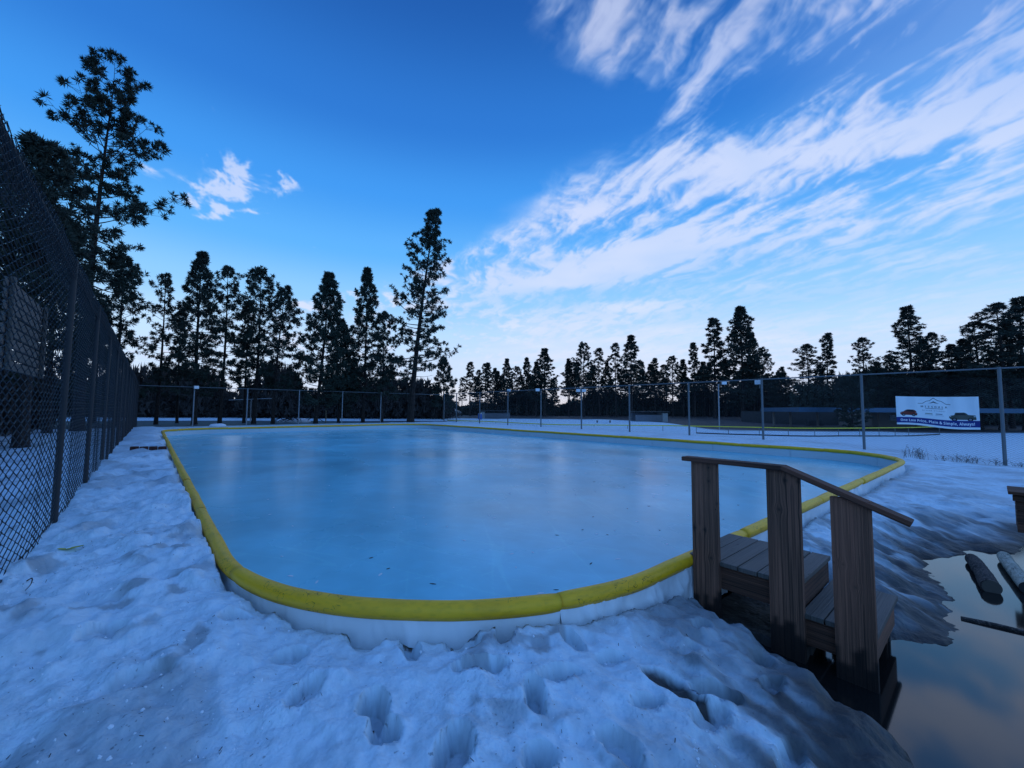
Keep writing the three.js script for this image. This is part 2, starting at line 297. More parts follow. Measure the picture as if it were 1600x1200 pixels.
function ground(x, z, out) {
  const [u, v] = uvOf(x, z), dist = Math.hypot(x, z);
  let h = baseGround(x, z), dirt = 0, mudAndShade = 0, needle = 0;
  const near = 1 - sstep(14, 40, dist);
  const n1 = fbm(x * 1.5 + 3, z * 1.5, 3), n2 = fbm(x * 5 + 9, z * 5 + 2, 3), n3 = fbm(x * 15, z * 15 + 5, 3);
  const rd = dist < 60 ? polyDist(outline, x, z) : 20;
  // snow thrown up along the left side, between fence and rink
  const bank = sstep(-1.9, -.6, u) * (1 - sstep(.35, 1.2, u)) * sstep(2.6, 5.4, v) * (1 - sstep(36, 40, v));
  h += bank * (.30 + .05 * n1 + .035 * n2);
  // mound round the near corner and past the steps
  h += .10 * (1 - sstep(0, 1.8, rd)) * (1 - bank * .5) * near + .05 * sstep(6, 2, dist);
  h -= .1 * sstep(-1.5, -3.4, u) * near;
  h += near * (.066 * n1 + .034 * n2 + .020 * n3 + .020 * (1 - 2.4 * Math.abs(fbm(x * 3.1 + 40, z * 3.1, 3)))) + (1 - near) * .05 * fbm(x * .25, z * .25, 3);
  // melt ripples running down to the water
  const rip = sstep(.2, 1.2, x) * (1 - sstep(13, 18, dist));
  const rx = (x * .55 + z * .83), ry = (x * .83 - z * .55);
  h += rip * (.018 * fbm(rx * 3.4 + 7, ry * 4.4, 3) + .010 * fbm(rx * 8 + 3, ry * 11, 3));
  // puddle
  const pd0 = dist < 16 ? polyDist(shore, x, z) : 9, pd = pd0 + .05 * fbm(x * 3.5 + 1, z * 3.5, 3) + .05 * n2 + .025 * n3;
  const nearBank = sstep(2.75, 2.45, x + Math.max(0, -3.6 - z) * .5);
  if (pd < 2.2) {
    const steep = lerp(1.25, .42, nearBank);
    const k = sstep(-.06, steep, pd);
    h = pd < 0 ? WATER - .02 + Math.max(-.3, pd * .45) + .012 * n2 : lerp(WATER - .02 + .03 * n2, h - .05 * nearBank * (1 - sstep(.3, 1.3, pd)), Math.pow(k, .62));
    const edge = 1 - sstep(.02, lerp(.95, .30, nearBank), pd + lerp(.42, .2, nearBank) * fbm(rx * 2.4 + 3, ry * 4.4 + 8, 4));
    mudAndShade = Math.max(mudAndShade, edge * lerp(1, .8, nearBank)); if (pd < .02) mudAndShade = 1;
  }
  if (x > .8 && x < 3.2 && z > -4) { const k = pd + .55 * fbm(rx * 2 + 13, ry * 6, 4); mudAndShade = Math.max(mudAndShade, sstep(1.1, .4, k) * .95 * sstep(-3.0, -2.35, z)); dirt = Math.max(dirt, sstep(1.3, .35, k) * .7 * nearBank); }
  // meltwater-darkened patches beside the water
  mudAndShade = Math.max(mudAndShade, rip * sstep(.03, .24, fbm(rx * 1.3 + 3.3, ry * 2.6 + 1.2, 4)) * sstep(1.5, .25, pd) * .95 * (x > 2.8 ? 1 : .4));
  { const dx = x - 1.62, dz = z + 3.84, lt = dx * .65 + dz * .76, la = dx * .76 - dz * .65; if (lt > -.05 && lt < .9 && la > -.01 && la < .9) { h = clamp(h, -.05, .02) + .01 * n3; mudAndShade = 1; } }  // shade under the steps painted in as dark soil colour
  { const A = xz(-.45, 16.9), B = xz(.5, 16.9), q = segDist(x, z, A, B); if (q < .6) h = Math.min(h, lerp(.34, h, sstep(.18, .6, q))); }
  // footprints
  if (dist < 4.2) for (const [fx, fz, a, b, t, dp, df] of prints) {
    const dx = x - fx, dz = z - fz; if (dx * dx + dz * dz > .09) continue;
    const c = Math.cos(t), s = Math.sin(t), q = Math.hypot((dx * c - dz * s) / a, (dx * s + dz * c) / b) + .16 * n2 + .10 * n3;
    const k = 1 - sstep(.84, 1.06, q); h -= dp * (df === 1 ? .8 : 1.35) * k; h += .012 * Math.exp(-((q - 1.25) ** 2) * 14);
    dirt = Math.max(dirt, k * (.12 + df * .55)); if (df === 1) mudAndShade = Math.max(mudAndShade, k * .97);
  }
  dirt = Math.max(dirt, .9 * dirt, near * sstep(.0, .34, fbm(x * 1.1 + 21, z * 1.1 + 4, 4)) * .46, near * sstep(.14, .34, fbm(x * 6 + 2, z * 6 + 14, 3)) * sstep(-.1, .2, n1) * .6, near * rip * .75 * sstep(.0, .30, fbm(rx * 2.8 + 1, ry * 4.6 + 4, 4)) * (1 - sstep(5, 10, dist) * .6));
  // inside the boards
  if (rd < .2) h = lerp(Math.min(h, -.12), h, sstep(.05, lerp(.10, .09, sstep(.1, .6, bank)), rd));
  // bare ground under the trees beyond the fences
  if (dist > 26) {
    const w = fbm(x * .12, z * .12, 3) * 1.4;
    if (v > 43.2 + w * .3 && x < -6) needle = Math.max(needle, sstep(43, 44.2, v + w) * (1 - sstep(49, 50.5, -z * .9 - x * .18 + w)));
    needle = Math.max(needle, sstep(0, 2.5, -z + w * 2 - lerp(66, 44, sstep(14, 22, x))));
    if (u < -3.5) needle = Math.max(needle, .55 * sstep(.0, .4, fbm(x * .3 + 2, z * .3, 3)));
  }
  if (u < -4 && dist > 5) needle = Math.max(needle, sstep(.1, .45, fbm(x * .25 + 5, z * .25, 3)) * .8, sstep(-9, -12, u));
  if (out) {
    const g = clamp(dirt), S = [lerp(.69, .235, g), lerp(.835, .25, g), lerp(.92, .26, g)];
    const mm = clamp(mudAndShade + needle), mv = .7 + .6 * vnoise(x * 30, z * 30), D = needle > mudAndShade ? [.022 * mv, .019 * mv, .018 * mv] : [.045 * mv, .038 * mv, .034 * mv];
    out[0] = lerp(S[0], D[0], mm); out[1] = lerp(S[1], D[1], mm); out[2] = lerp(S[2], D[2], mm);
  }
  return h;
}
function axis(lo, hi, fine, from, to, grow) {   // fine spacing between from and to, growing outside
  const a = []; for (let x = from; x <= to; x += fine) a.push(x);
  let st = fine, x = to; while (x < hi) { st *= grow; x += st; a.push(x); }
  st = fine; x = from; while (x > lo) { st *= grow; x -= st; a.unshift(x); }
  return a;
}
function sheet(xs, zs) {
  const nx = xs.length, nz = zs.length, pos = new Float32Array(nx * nz * 3), col = new Float32Array(nx * nz * 3), uv = new Float32Array(nx * nz * 2), idx = new Uint32Array((nx - 1) * (nz - 1) * 6), c = [0, 0, 0];
  let q = 0;
  for (let j = 0; j < nz; j++) for (let i = 0; i < nx; i++) {
    const k = j * nx + i, x = xs[i], z = zs[j];
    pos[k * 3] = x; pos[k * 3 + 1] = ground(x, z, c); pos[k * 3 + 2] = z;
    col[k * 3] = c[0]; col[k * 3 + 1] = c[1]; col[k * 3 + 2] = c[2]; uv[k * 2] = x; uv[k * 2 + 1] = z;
    if (i && j) { idx[q++] = k - nx - 1; idx[q++] = k - 1; idx[q++] = k; idx[q++] = k - nx - 1; idx[q++] = k; idx[q++] = k - nx; }
  }
  const g = new THREE.BufferGeometry();
  g.setAttribute('position', new THREE.BufferAttribute(pos, 3)); g.setAttribute('color', new THREE.BufferAttribute(col, 3)); g.setAttribute('uv', new THREE.BufferAttribute(uv, 2));
  g.setIndex(new THREE.BufferAttribute(idx, 1)); g.computeVertexNormals(); return g;
}
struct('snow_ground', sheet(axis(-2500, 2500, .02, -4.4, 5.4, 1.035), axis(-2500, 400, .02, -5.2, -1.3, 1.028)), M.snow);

// the meltwater
{
  const s = new THREE.Shape(); const c = [5.5, -2.9];
  shore.forEach(([x, z], i) => { const k = 1 + .35 / Math.hypot(x - c[0], z - c[1]), X = c[0] + (x - c[0]) * k, Z = c[1] + (z - c[1]) * k; i ? s.lineTo(X, -Z) : s.moveTo(X, -Z); });
  const g = new THREE.ShapeGeometry(s); g.rotateX(-Math.PI / 2); g.translate(0, WATER, 0);
  struct('puddle_water', g, M.water);
}
// the ice
{
  const c = xz(9, 16), sh = new THREE.Shape(); outline.forEach(([x, z], i) => i ? sh.lineTo(x, -z) : sh.moveTo(x, -z));
  const g = new THREE.ShapeGeometry(sh); g.rotateX(-Math.PI / 2); g.translate(0, .075, 0);
  const p = g.attributes.position, uv = new Float32Array(p.count * 2);
  for (let i = 0; i < p.count; i++) { const [u, v] = uvOf(p.getX(i), p.getZ(i)); uv[i * 2] = u / 18; uv[i * 2 + 1] = v / 33; }
  g.setAttribute('uv', new THREE.BufferAttribute(uv, 2));
  const r = rng(5), flecks = [];
  for (let i = 0; i < 150; i++) flecks.push([r(), r() * r() * .8, .0012 + r() * .004, .0004 + r() * .0012, r() < .6 ? 1 : -1, r() * 3]);
  const iceTx = dataTex(1024, (u, v) => {
    const x = u * 18, y = v * 33, n = fbm(x * .22, y * .16 + 3, 4), m = fbm(x * .9 + 5, y * .7, 4), f = fbm(x * 5, y * 5, 3);
    const k = 1 + .16 * n + .09 * m + .03 * f;
    let sc = 0; for (let q = 0; q < 3; q++) { const t = q * 1.1 + .4, p = x * Math.cos(t) + y * Math.sin(t), w = Math.abs(fbm(p * 2.1 + q * 9, (y * Math.cos(t) - x * Math.sin(t)) * .12 + q, 2)); if (w < .010) sc += .028; }
    return [.50 * k + sc, .81 * k + sc, .88 * k + sc * .5];
  }, true);
  const iceRough = dataTex(512, (u, v) => { const n = fbm(u * 18 * .5 + 2, v * 33 * .4, 4); return [.27 + .10 * n]; });
  struct('ice', g, new THREE.MeshPhysicalMaterial({ map: iceTx, roughnessMap: iceRough, roughness: 1, ior: 1.31, specularIntensity: .8 }));
  // little lumps of scraped ice and debris frozen into the surface
  const fl = []; for (const [a, b, w, h, sgn, t] of flecks) { const [x, z] = xz(.9 + a * 15, 2.6 + b * 20); if (polyDist(outline, x, z) > -.4) continue; const q = new THREE.IcosahedronGeometry(1, 0); q.scale(.006 + w * 7, .003, .005 + h * 8); q.rotateY(t); q.translate(x, .077, z); fl.push([q, sgn]); }
  for (const [sg, nm, mat, lb] of [[1, 'ice_chips', std({ color: lin(.75, .78, .82), roughness: .5 }), 'small pale ice chips frozen onto the rink surface'], [-1, 'ice_debris', std({ color: lin(.05, .05, .055), roughness: .8 }), 'small dark flecks of debris frozen into the rink ice']]) {
    const m = solo(nm, mergeGeometries(fl.filter(f => f[1] === sg).map(f => f[0])), mat, lb, 'debris'); m.userData.kind = 'stuff';
  }
}

// ---------------------------------------------------------------- the rink's wall: boards, yellow bumpers, white liner
{
  const t = thing('rink_wall', 'low rounded white rink wall with yellow foam bumper on top, round the blue ice', 'rink wall');
  const nSeg = Math.round(PERIM / 2.72), L = PERIM / nSeg, r = rng(21);
  const prof = []; for (let k = 0; k <= 14; k++) { const a = -.28 * Math.PI + k / 14 * 1.56 * Math.PI; prof.push([Math.cos(a) * .062, .392 + Math.sin(a) * .056]); }
  prof.push([-.030, .332], [.030, .332]);
  for (let i = 0; i < nSeg; i++) {
    // bumper
    const pos = [], uv = [], idx = [], n = Math.ceil(L / .06), np = prof.length, ox = (r() - .5) * .014, oy = (r() - .5) * .014, tilt = (r() - .5) * .012, sc = .97 + r() * .07, vo = r();
    for (let k = 0; k <= n; k++) {
      const s = i * L + .004 + (L - .008) * k / n, f = rinkFrame(s), endk = 1 - .10 * Math.exp(-Math.min(k, n - k) * .9);
      const dy = oy + tilt * (k / n - .5) + .007 * fbm(s * 1.3, 3, 2), dn = ox + .008 * fbm(s * 1.1 + 40, 9, 2);
      for (let q = 0; q <= np; q++) {
        const [a, b] = prof[q % np], e = 1 + .03 * fbm(s * 4, q * .6, 2);
        const A = a * sc * endk * e + dn, B = .385 + (b - .385) * sc * endk * e + dy;
        pos.push(f.x + f.nx * A, B, f.z + f.nz * A); uv.push(s + vo * 7, q / np + vo);
        if (k && q) { const w = np + 1, c = k * w + q; idx.push(c - w - 1, c - 1, c, c - w - 1, c, c - w); }
      }
    }
    for (const row of [0, n]) { const c0 = pos.length / 3, f = rinkFrame(i * L + .004 + (L - .008) * row / n); pos.push(f.x, .385 + oy, f.z); uv.push(0, 0); for (let q = 0; q < np; q++) idx.push(c0, row * (np + 1) + q, row * (np + 1) + q + 1); }
    const g = new THREE.BufferGeometry(); g.setAttribute('position', new THREE.Float32BufferAttribute(pos, 3)); g.setAttribute('uv', new THREE.Float32BufferAttribute(uv, 2)); g.setIndex(idx); g.computeVertexNormals();
    part('bumper', g, M.bumper, t);
    // board
    const bp = [], bi = [], m = Math.ceil(L / .12), q0 = (i + .37) * L;
    for (let k = 0; k <= m; k++) {
      const f = rinkFrame(q0 + .006 + (L - .012) * k / m);
      for (const [a, b] of [[-.012, .02], [-.012, .35], [.012, .35], [.012, .02]]) bp.push(f.x + f.nx * a, b, f.z + f.nz * a);
      if (k) for (let q = 0; q < 4; q++) { const c = k * 4 + q, d = k * 4 + (q + 1) % 4; bi.push(c - 4, c, d, c - 4, d, d - 4); }
    }
    bi.push(0, 1, 2, 0, 2, 3, m * 4, m * 4 + 2, m * 4 + 1, m * 4, m * 4 + 3, m * 4 + 2);
    const bg = new THREE.BufferGeometry(); bg.setAttribute('position', new THREE.Float32BufferAttribute(bp, 3)); bg.setIndex(bi); const b2 = bg.toNonIndexed(); b2.computeVertexNormals();
    part('board', b2, M.board, t);
  }
  // liner skirt hanging outside, creased
  const pos = [], idx = [], n = Math.round(PERIM / .022), rows = 7;
  for (let k = 0; k <= n; k++) {
    const s = k / n * PERIM, f = rinkFrame(s), ss = s > PERIM / 2 ? s - PERIM : s;
    const act = .34 + .66 * sstep(.0, .34, fbm(s * .8 + 2, 1, 3) + .06);
    for (let q = 0; q <= rows; q++) {
      const y = lerp(.37, -.05, q / rows), d = q / rows, lean = fbm(s * 3 + d * .5, d * 1.1 + 5, 3);
      const fold = Math.pow(1 - Math.abs(fbm(s * 6 + d * 1.9, 2 + d * 1.1, 3)), 6), fine = fbm(s * 26 + d * 2, d * 2.5, 2);
      const big = Math.max(0, 1 - Math.abs(ss + 1.05 + d * -.09) / .09) * .06 * d;
      const A = .018 + .035 * d + act * (.065 * fold + .030 * lean + .016 * fine) * (.35 + d) + big;
      pos.push(f.x + f.nx * A, y, f.z + f.nz * A);
      if (k && q) { const w = rows + 1, c = k * w + q; idx.push(c - w - 1, c, c - 1, c - w - 1, c - w, c); }
    }
  }
  const g = new THREE.BufferGeometry(); g.setAttribute('position', new THREE.Float32BufferAttribute(pos, 3)); g.setIndex(idx); g.computeVertexNormals();
  part('liner', g, M.liner, t).userData.label = 'creased white plastic sheet hanging down the outside';
}

// ---------------------------------------------------------------- fences
function zigzag(h, pitch, width, rad, sides = 3) {   // one chain-link wire, up the y axis
  const n = Math.round(h / (pitch / 2)), pos = [], idx = [];
  for (let k = 0; k <= n; k++) {
    const x = (k % 2 ? .5 : -.5) * width, y = k * pitch / 2, zz = (k % 2 ? 1 : -1) * rad * .7;
    for (let q = 0; q < sides; q++) { const a = q / sides * 2 * Math.PI; pos.push(x + Math.cos(a) * rad, y + Math.sin(a) * rad * .35, zz + Math.sin(a) * rad); }
    if (k) for (let q = 0; q < sides; q++) { const c = k * sides + q, d = k * sides + (q + 1) % sides; idx.push(c - sides, d - sides, d, c - sides, d, c); }
  }
  const g = new THREE.BufferGeometry(); g.setAttribute('position', new THREE.Float32BufferAttribute(pos, 3)); g.setIndex(idx); g.computeVertexNormals(); return g;
}
function wireSheet(parent, name, A, B, y0, h, pitch, width, rad, mat, wob = 0) {   // A,B: [x,z]; wires stand between them
  const L = Math.hypot(B[0] - A[0], B[1] - A[1]), n = Math.floor(L / width), ang = -Math.atan2(B[1] - A[1], B[0] - A[0]);
  const g = zigzag(h, pitch, width, rad), m = new THREE.InstancedMesh(g, mat, n), q = new THREE.Quaternion().setFromAxisAngle(new THREE.Vector3(0, 1, 0), ang), q2 = q.clone().multiply(new THREE.Quaternion().setFromAxisAngle(new THREE.Vector3(0, 1, 0), Math.PI)), mt = new THREE.Matrix4();
  for (let i = 0; i < n; i++) {
    const t = (i + .5) / n, x = lerp(A[0], B[0], t), z = lerp(A[1], B[1], t), w = wob * fbm(i * width * 1.2, 3, 2), nx = -(B[1] - A[1]) / L, nz = (B[0] - A[0]) / L;
    mt.compose(new THREE.Vector3(x + nx * w, typeof y0 === 'function' ? y0(x, z) : y0, z + nz * w), i % 2 ? q2 : q, new THREE.Vector3(1, 1, 1)); m.setMatrixAt(i, mt);
  }
  m.name = name; m.userData.kind = 'stuff'; shadows(m); parent.add(m); return m;
}
const bar = (a, b, r, s = 8) => tube([a, a.map((v, i) => (v + b[i]) / 2), b], r, s, 3);
// the tall dark fence on the left
const leftLine = d => [-1.06 - .88 * d, -d];
{
  const TOP = 3.5, t = thing('tall_chain_link_fence', 'tall dark netted chain-link fence running along the left side behind the snow bank', 'fence');
  const A = leftLine(.6), B = leftLine(32.6), y0 = (x, z) => ground(x, z) - .12;
  const s1 = leftLine(13);
  wireSheet(t, 'chain_link', A, s1, (x, z) => Math.min(.2, ground(x, z) - .1), TOP - .05, .085, .10, .0042, M.blackWire, .02);
  wireSheet(t, 'chain_link', s1, B, (x, z) => Math.min(.2, ground(x, z) - .1), TOP - .05, .085, .08, .0042, M.blackWire, .02);
  const off = (p, k) => [p[0] - .75 * k, p[1] + .661 * k];
  for (const [k, h, y] of [[.05, .34, TOP - .30], [-.05, .26, TOP - .22], [.02, .22, TOP - .17]]) wireSheet(t, 'folded_netting', off(A, k), off(B, k), y, h, .07, .05, .003, M.blackWire, .03);
  part('top_rail', bar([A[0], TOP, A[1]], [B[0], TOP, B[1]], .03), M.darkPost, t);
  for (let d = 4.9; d < 33; d += 2.285) { const [x, z] = leftLine(d), y = ground(x, z); part('post', bar([x, y - .3, z], [x + .03, TOP + .03, z], .032, 10), M.darkPost, t); }
  part('bottom_wire', bar([A[0], .42, A[1]], [B[0], .38, B[1]], .006, 4), M.blackWire, t);
}
// far and right-hand fences
const rightLine = s => [19.7 - .634 * s, -16.5 - .773 * s];
const farLine = s => [-8.4 - .75 * s, -50.6 + .66 * s];
{
  const TOP = 3.5, t = thing('right_chain_link_fence', 'grey chain-link fence on tall posts running past the banner along the right', 'fence');
  const A = rightLine(-4.6), B = rightLine(44.3);
  wireSheet(t, 'chain_link', A, B, (x, z) => Math.max(ground(x, z) + .02, -.5), 3.5, .085, .075, .0036, M.greyWire);
  part('top_rail', bar([A[0], TOP, A[1]], [B[0], TOP, B[1]], .03), M.metal, t);
  for (const s of [-4.4, 0, 4.32, 8.7, 13, 17.5, 22.1, 26.9, 31.7, 36.6, 41.4, 44.3]) { const [x, z] = rightLine(s), y = ground(x, z); part('post', bar([x, y - .3, z], [x, TOP + .05, z], .058, 10), M.metal, t); }
}
{
  const TOP = 3.4, t = thing('far_chain_link_fence', 'grey chain-link fence on thin posts across the far end of the rink', 'fence');
  const A = farLine(.3), B = farLine(28.6);
  wireSheet(t, 'chain_link', A, B, (x, z) => ground(x, z) + .02, 3.25, .13, .13, .0022, M.greyWire);
  part('top_rail', bar([A[0], TOP, A[1]], [B[0], TOP, B[1]], .028), M.metal, t);
  for (const px of [645, 595.5, 535.5, 468, 387, 303.5, 203]) { const k = (px - 800) / 640, s = (-8.4 - k * 50.6) / (.75 - .66 * k), [x, z] = farLine(s), y = ground(x, z); part('post', bar([x, y - .3, z], [x, TOP + .05, z], .05, 8), M.metalPale, t); }
}
// low outfield fence with a yellow cap
{
  const t = thing('low_outfield_fence', 'low dark fence with a yellow cap tube crossing the snowy field', 'fence');
  const pts = [[700, 52], [735, 49.6], [775, 47], [824, 43.5], [875, 40.6], [928, 40.4], [980, 40.2], [1035, 40], [1087, 39], [1137, 38], [1185, 37], [1230, 36], [1271, 36], [1308, 36.3], [1341, 36.8], [1371, 37.4], [1396, 38], [1417, 38.6], [1465, 41.5]].map(([px, d]) => { const x = atX(px, d); return [x, d < 46 ? .2 : .24, -d]; });
  part('cap_tube', tube(pts, .045, 8, 80), M.yellowCap, t);
  for (const [x, y, z] of pts.slice(1)) part('post', bar([x, ground(x, z) - .2, z], [x, y, z], .025, 6), M.metal, t);
  const low = pts.slice(8); part('bottom_rail', tube(low.map(([x, , z]) => [x, ground(x, z) + .05, z]), .05, 6, 60), M.black, t);
  for (let i = 7; i < pts.length - 1; i++) { const a = pts[i], b = pts[i + 1]; wireSheet(t, 'chain_link', [a[0], a[2]], [b[0], b[2]], (x, z) => ground(x, z), .7, .14, .12, .0022, M.greyWire); }
}

// ---------------------------------------------------------------- trees
function tuft(r, R, n, out, ctr, dir, bw) {         // a pom-pom of needle blades; writes triangles
  const [cx, cy, cz] = ctr;
  for (let i = 0; i < n; i++) {
    let x = r() * 2 - 1, y = r() * 2 - 1, z = r() * 2 - 1; const l = Math.hypot(x, y, z) || 1;
    x = x / l + dir[0] * .55; y = y / l + dir[1] * .55 + .12; z = z / l + dir[2] * .55;
    const m = Math.hypot(x, y, z), len = R * (.62 + .5 * r()); x /= m; y /= m; z /= m;
    let ax = r() - .5, ay = r() - .5, az = r() - .5; const d = ax * x + ay * y + az * z; ax -= d * x; ay -= d * y; az -= d * z; const am = Math.hypot(ax, ay, az) || 1, w = R * (bw ?? .085) * (.75 + .6 * r());
    ax *= w / am; ay *= w / am; az *= w / am;
    const mx = cx + x * len * .45, my = cy + y * len * .45, mz = cz + z * len * .45;
    out.push(cx, cy, cz, mx + ax, my + ay, mz + az, mx - ax, my - ay, mz - az);
    out.push(mx + ax, my + ay, mz + az, cx + x * len, cy + y * len, cz + z * len, mx - ax, my - ay, mz - az);
  }
}
// H height, base: where the crown starts (0..1), R widest reach, shape(t) reach along the crown, limbs, tufts per limb, tuft radius
function makeTree(o) {
  const r = rng(o.seed), H = o.H, lean = o.lean ?? 0, bend = (r() - .5) * .03 * H, trunkR = o.trunk ?? H * .011;
  const axisAt = t => [lean * H * Math.pow(t, 1.15) + bend * Math.sin(t * 3), H * t, bend * .6 * Math.sin(t * 2.2 + 1) - bend * .6 * Math.sin(1)];
  const tp = []; for (let i = 0; i <= 8; i++) tp.push(axisAt(i / 8 * .985));
  tp[0][1] = -.5;
  const trunk = tube(tp, t => trunkR * (1 - t * .93) * (1 + .5 * Math.exp(-t * 26)), 8, 20), limbs = [], leaf = [];
  const add = (p, d, R) => tuft(r, R, o.blades ?? 24, leaf, p, d, o.bw);
  for (let i = 0; i < o.limbs; i++) {
    const t = (i + r() * .9) / o.limbs, bt = o.base + (1 - o.base) * Math.pow(t, .92), P = axisAt(Math.min(.985, bt)), az = i * 2.39996 + (r() - .5) * 1.2;
    const L = Math.max(.25, o.R * o.shape(t) * Math.pow(1.02 - t, .12) * (1 - (o.rag ?? .45) * r())), el = lerp(o.el0 ?? -.12, .85, Math.pow(t, 1.3)) + (r() - .5) * .35;
    const dx = Math.cos(az), dz = Math.sin(az), curl = .18 + r() * .22, pt = s => [P[0] + dx * L * s * Math.cos(el), P[1] + L * (Math.sin(el) * s + curl * s * s - (o.droop ?? .05) * s), P[2] + dz * L * s * Math.cos(el)];
    if (t < .06 && r() < (o.bare ?? .3)) { limbs.push(tube([pt(0), pt(.3), pt(.6)], q => .028 * (1 - q * .7) * H / 20, 4, 4)); continue; }
    limbs.push(tube([pt(0), pt(.35), pt(.7), pt(1)], q => Math.max(.008, trunkR * .20 * (1 - t * .6) * (1 - q * .85)), 4, 5));
    const end = pt(1), pre = pt(.85), dn = Math.hypot(end[0] - pre[0], end[1] - pre[1], end[2] - pre[2]) || 1, D = [0, 1, 2].map(k => (end[k] - pre[k]) / dn);
    add(end, D, o.tuftR * (.8 + .4 * r()));
    const nt = Math.round(o.tufts * (.45 + .75 * L / o.R));
    for (let k = 0; k < nt; k++) {
      const s = (o.inner ?? .3) + (.97 - (o.inner ?? .3)) * Math.pow(r(), .8), p = pt(s), side = r() < .5 ? 1 : -1, tl = L * (.08 + .26 * r()) * (1.1 - s * .5) + .12, up = (r() - .28) * .8, fw = .35 + r() * .5;
      const d = [-dz * side * (1 - fw * .5) + dx * fw, up + .1, dx * side * (1 - fw * .5) + dz * fw], dm = Math.hypot(...d), e = p.map((v, q) => v + d[q] / dm * tl);
      if (o.twigs) limbs.push(tube([p, p.map((v, q) => lerp(v, e[q], .5) + (q === 1 ? -.04 * tl : 0)), e], q => .012 * (1 - q * .6) * H / 22, 3, 2));
      add(e, d.map(v => v / dm), o.tuftR * (.7 + .5 * r()));
    }
  }
  for (let k = 0; k < 5; k++) { const p = axisAt(1 - k * .012); add([p[0] + (r() - .5) * .2, p[1], p[2] + (r() - .5) * .2], [0, .9, 0], o.tuftR * .8); }
  const crown = new THREE.BufferGeometry(); crown.setAttribute('position', new THREE.Float32BufferAttribute(leaf, 3)); crown.computeVertexNormals();
  return { trunk, branches: mergeGeometries(limbs), crown };
}
const SH = {
  cone: t => (.45 + .55 * Math.sin(Math.min(1, t * 5) * Math.PI / 2)) * Math.pow(1 - t, .66) * (.86 + .14 * Math.sin(t * 19)) + .05,
  round: t => .14 + .86 * Math.pow(Math.sin(Math.PI * clamp(.14 + t * .84)), .8),
  narrow: t => (.66 + .34 * Math.sin(t * 17)) * Math.pow(1 - t, .5) * .95 + .06,
  pond: t => (.66 + .34 * Math.sin(t * 23 + 1)) * (.35 + .65 * Math.sin(Math.PI * clamp(.3 + t * .7))) + .06,
};
function plantTree(name, label, geo, x, z, mats, group, turn = 0) {
  const t = thing(name, label, 'tree', [x, baseGround(x, z), z], turn, group);
  part('trunk', geo.trunk, mats[0], t); part('branches', geo.branches, mats[0], t); part('crown', geo.crown, mats[1], t);
  return t;
}
const near1 = [M.barkDark, M.needles];
function solve(px, d, py) { const x = atX(px, d); return { x, z: -d, H: riseTo(px, py, d) - baseGround(x, -d) }; }
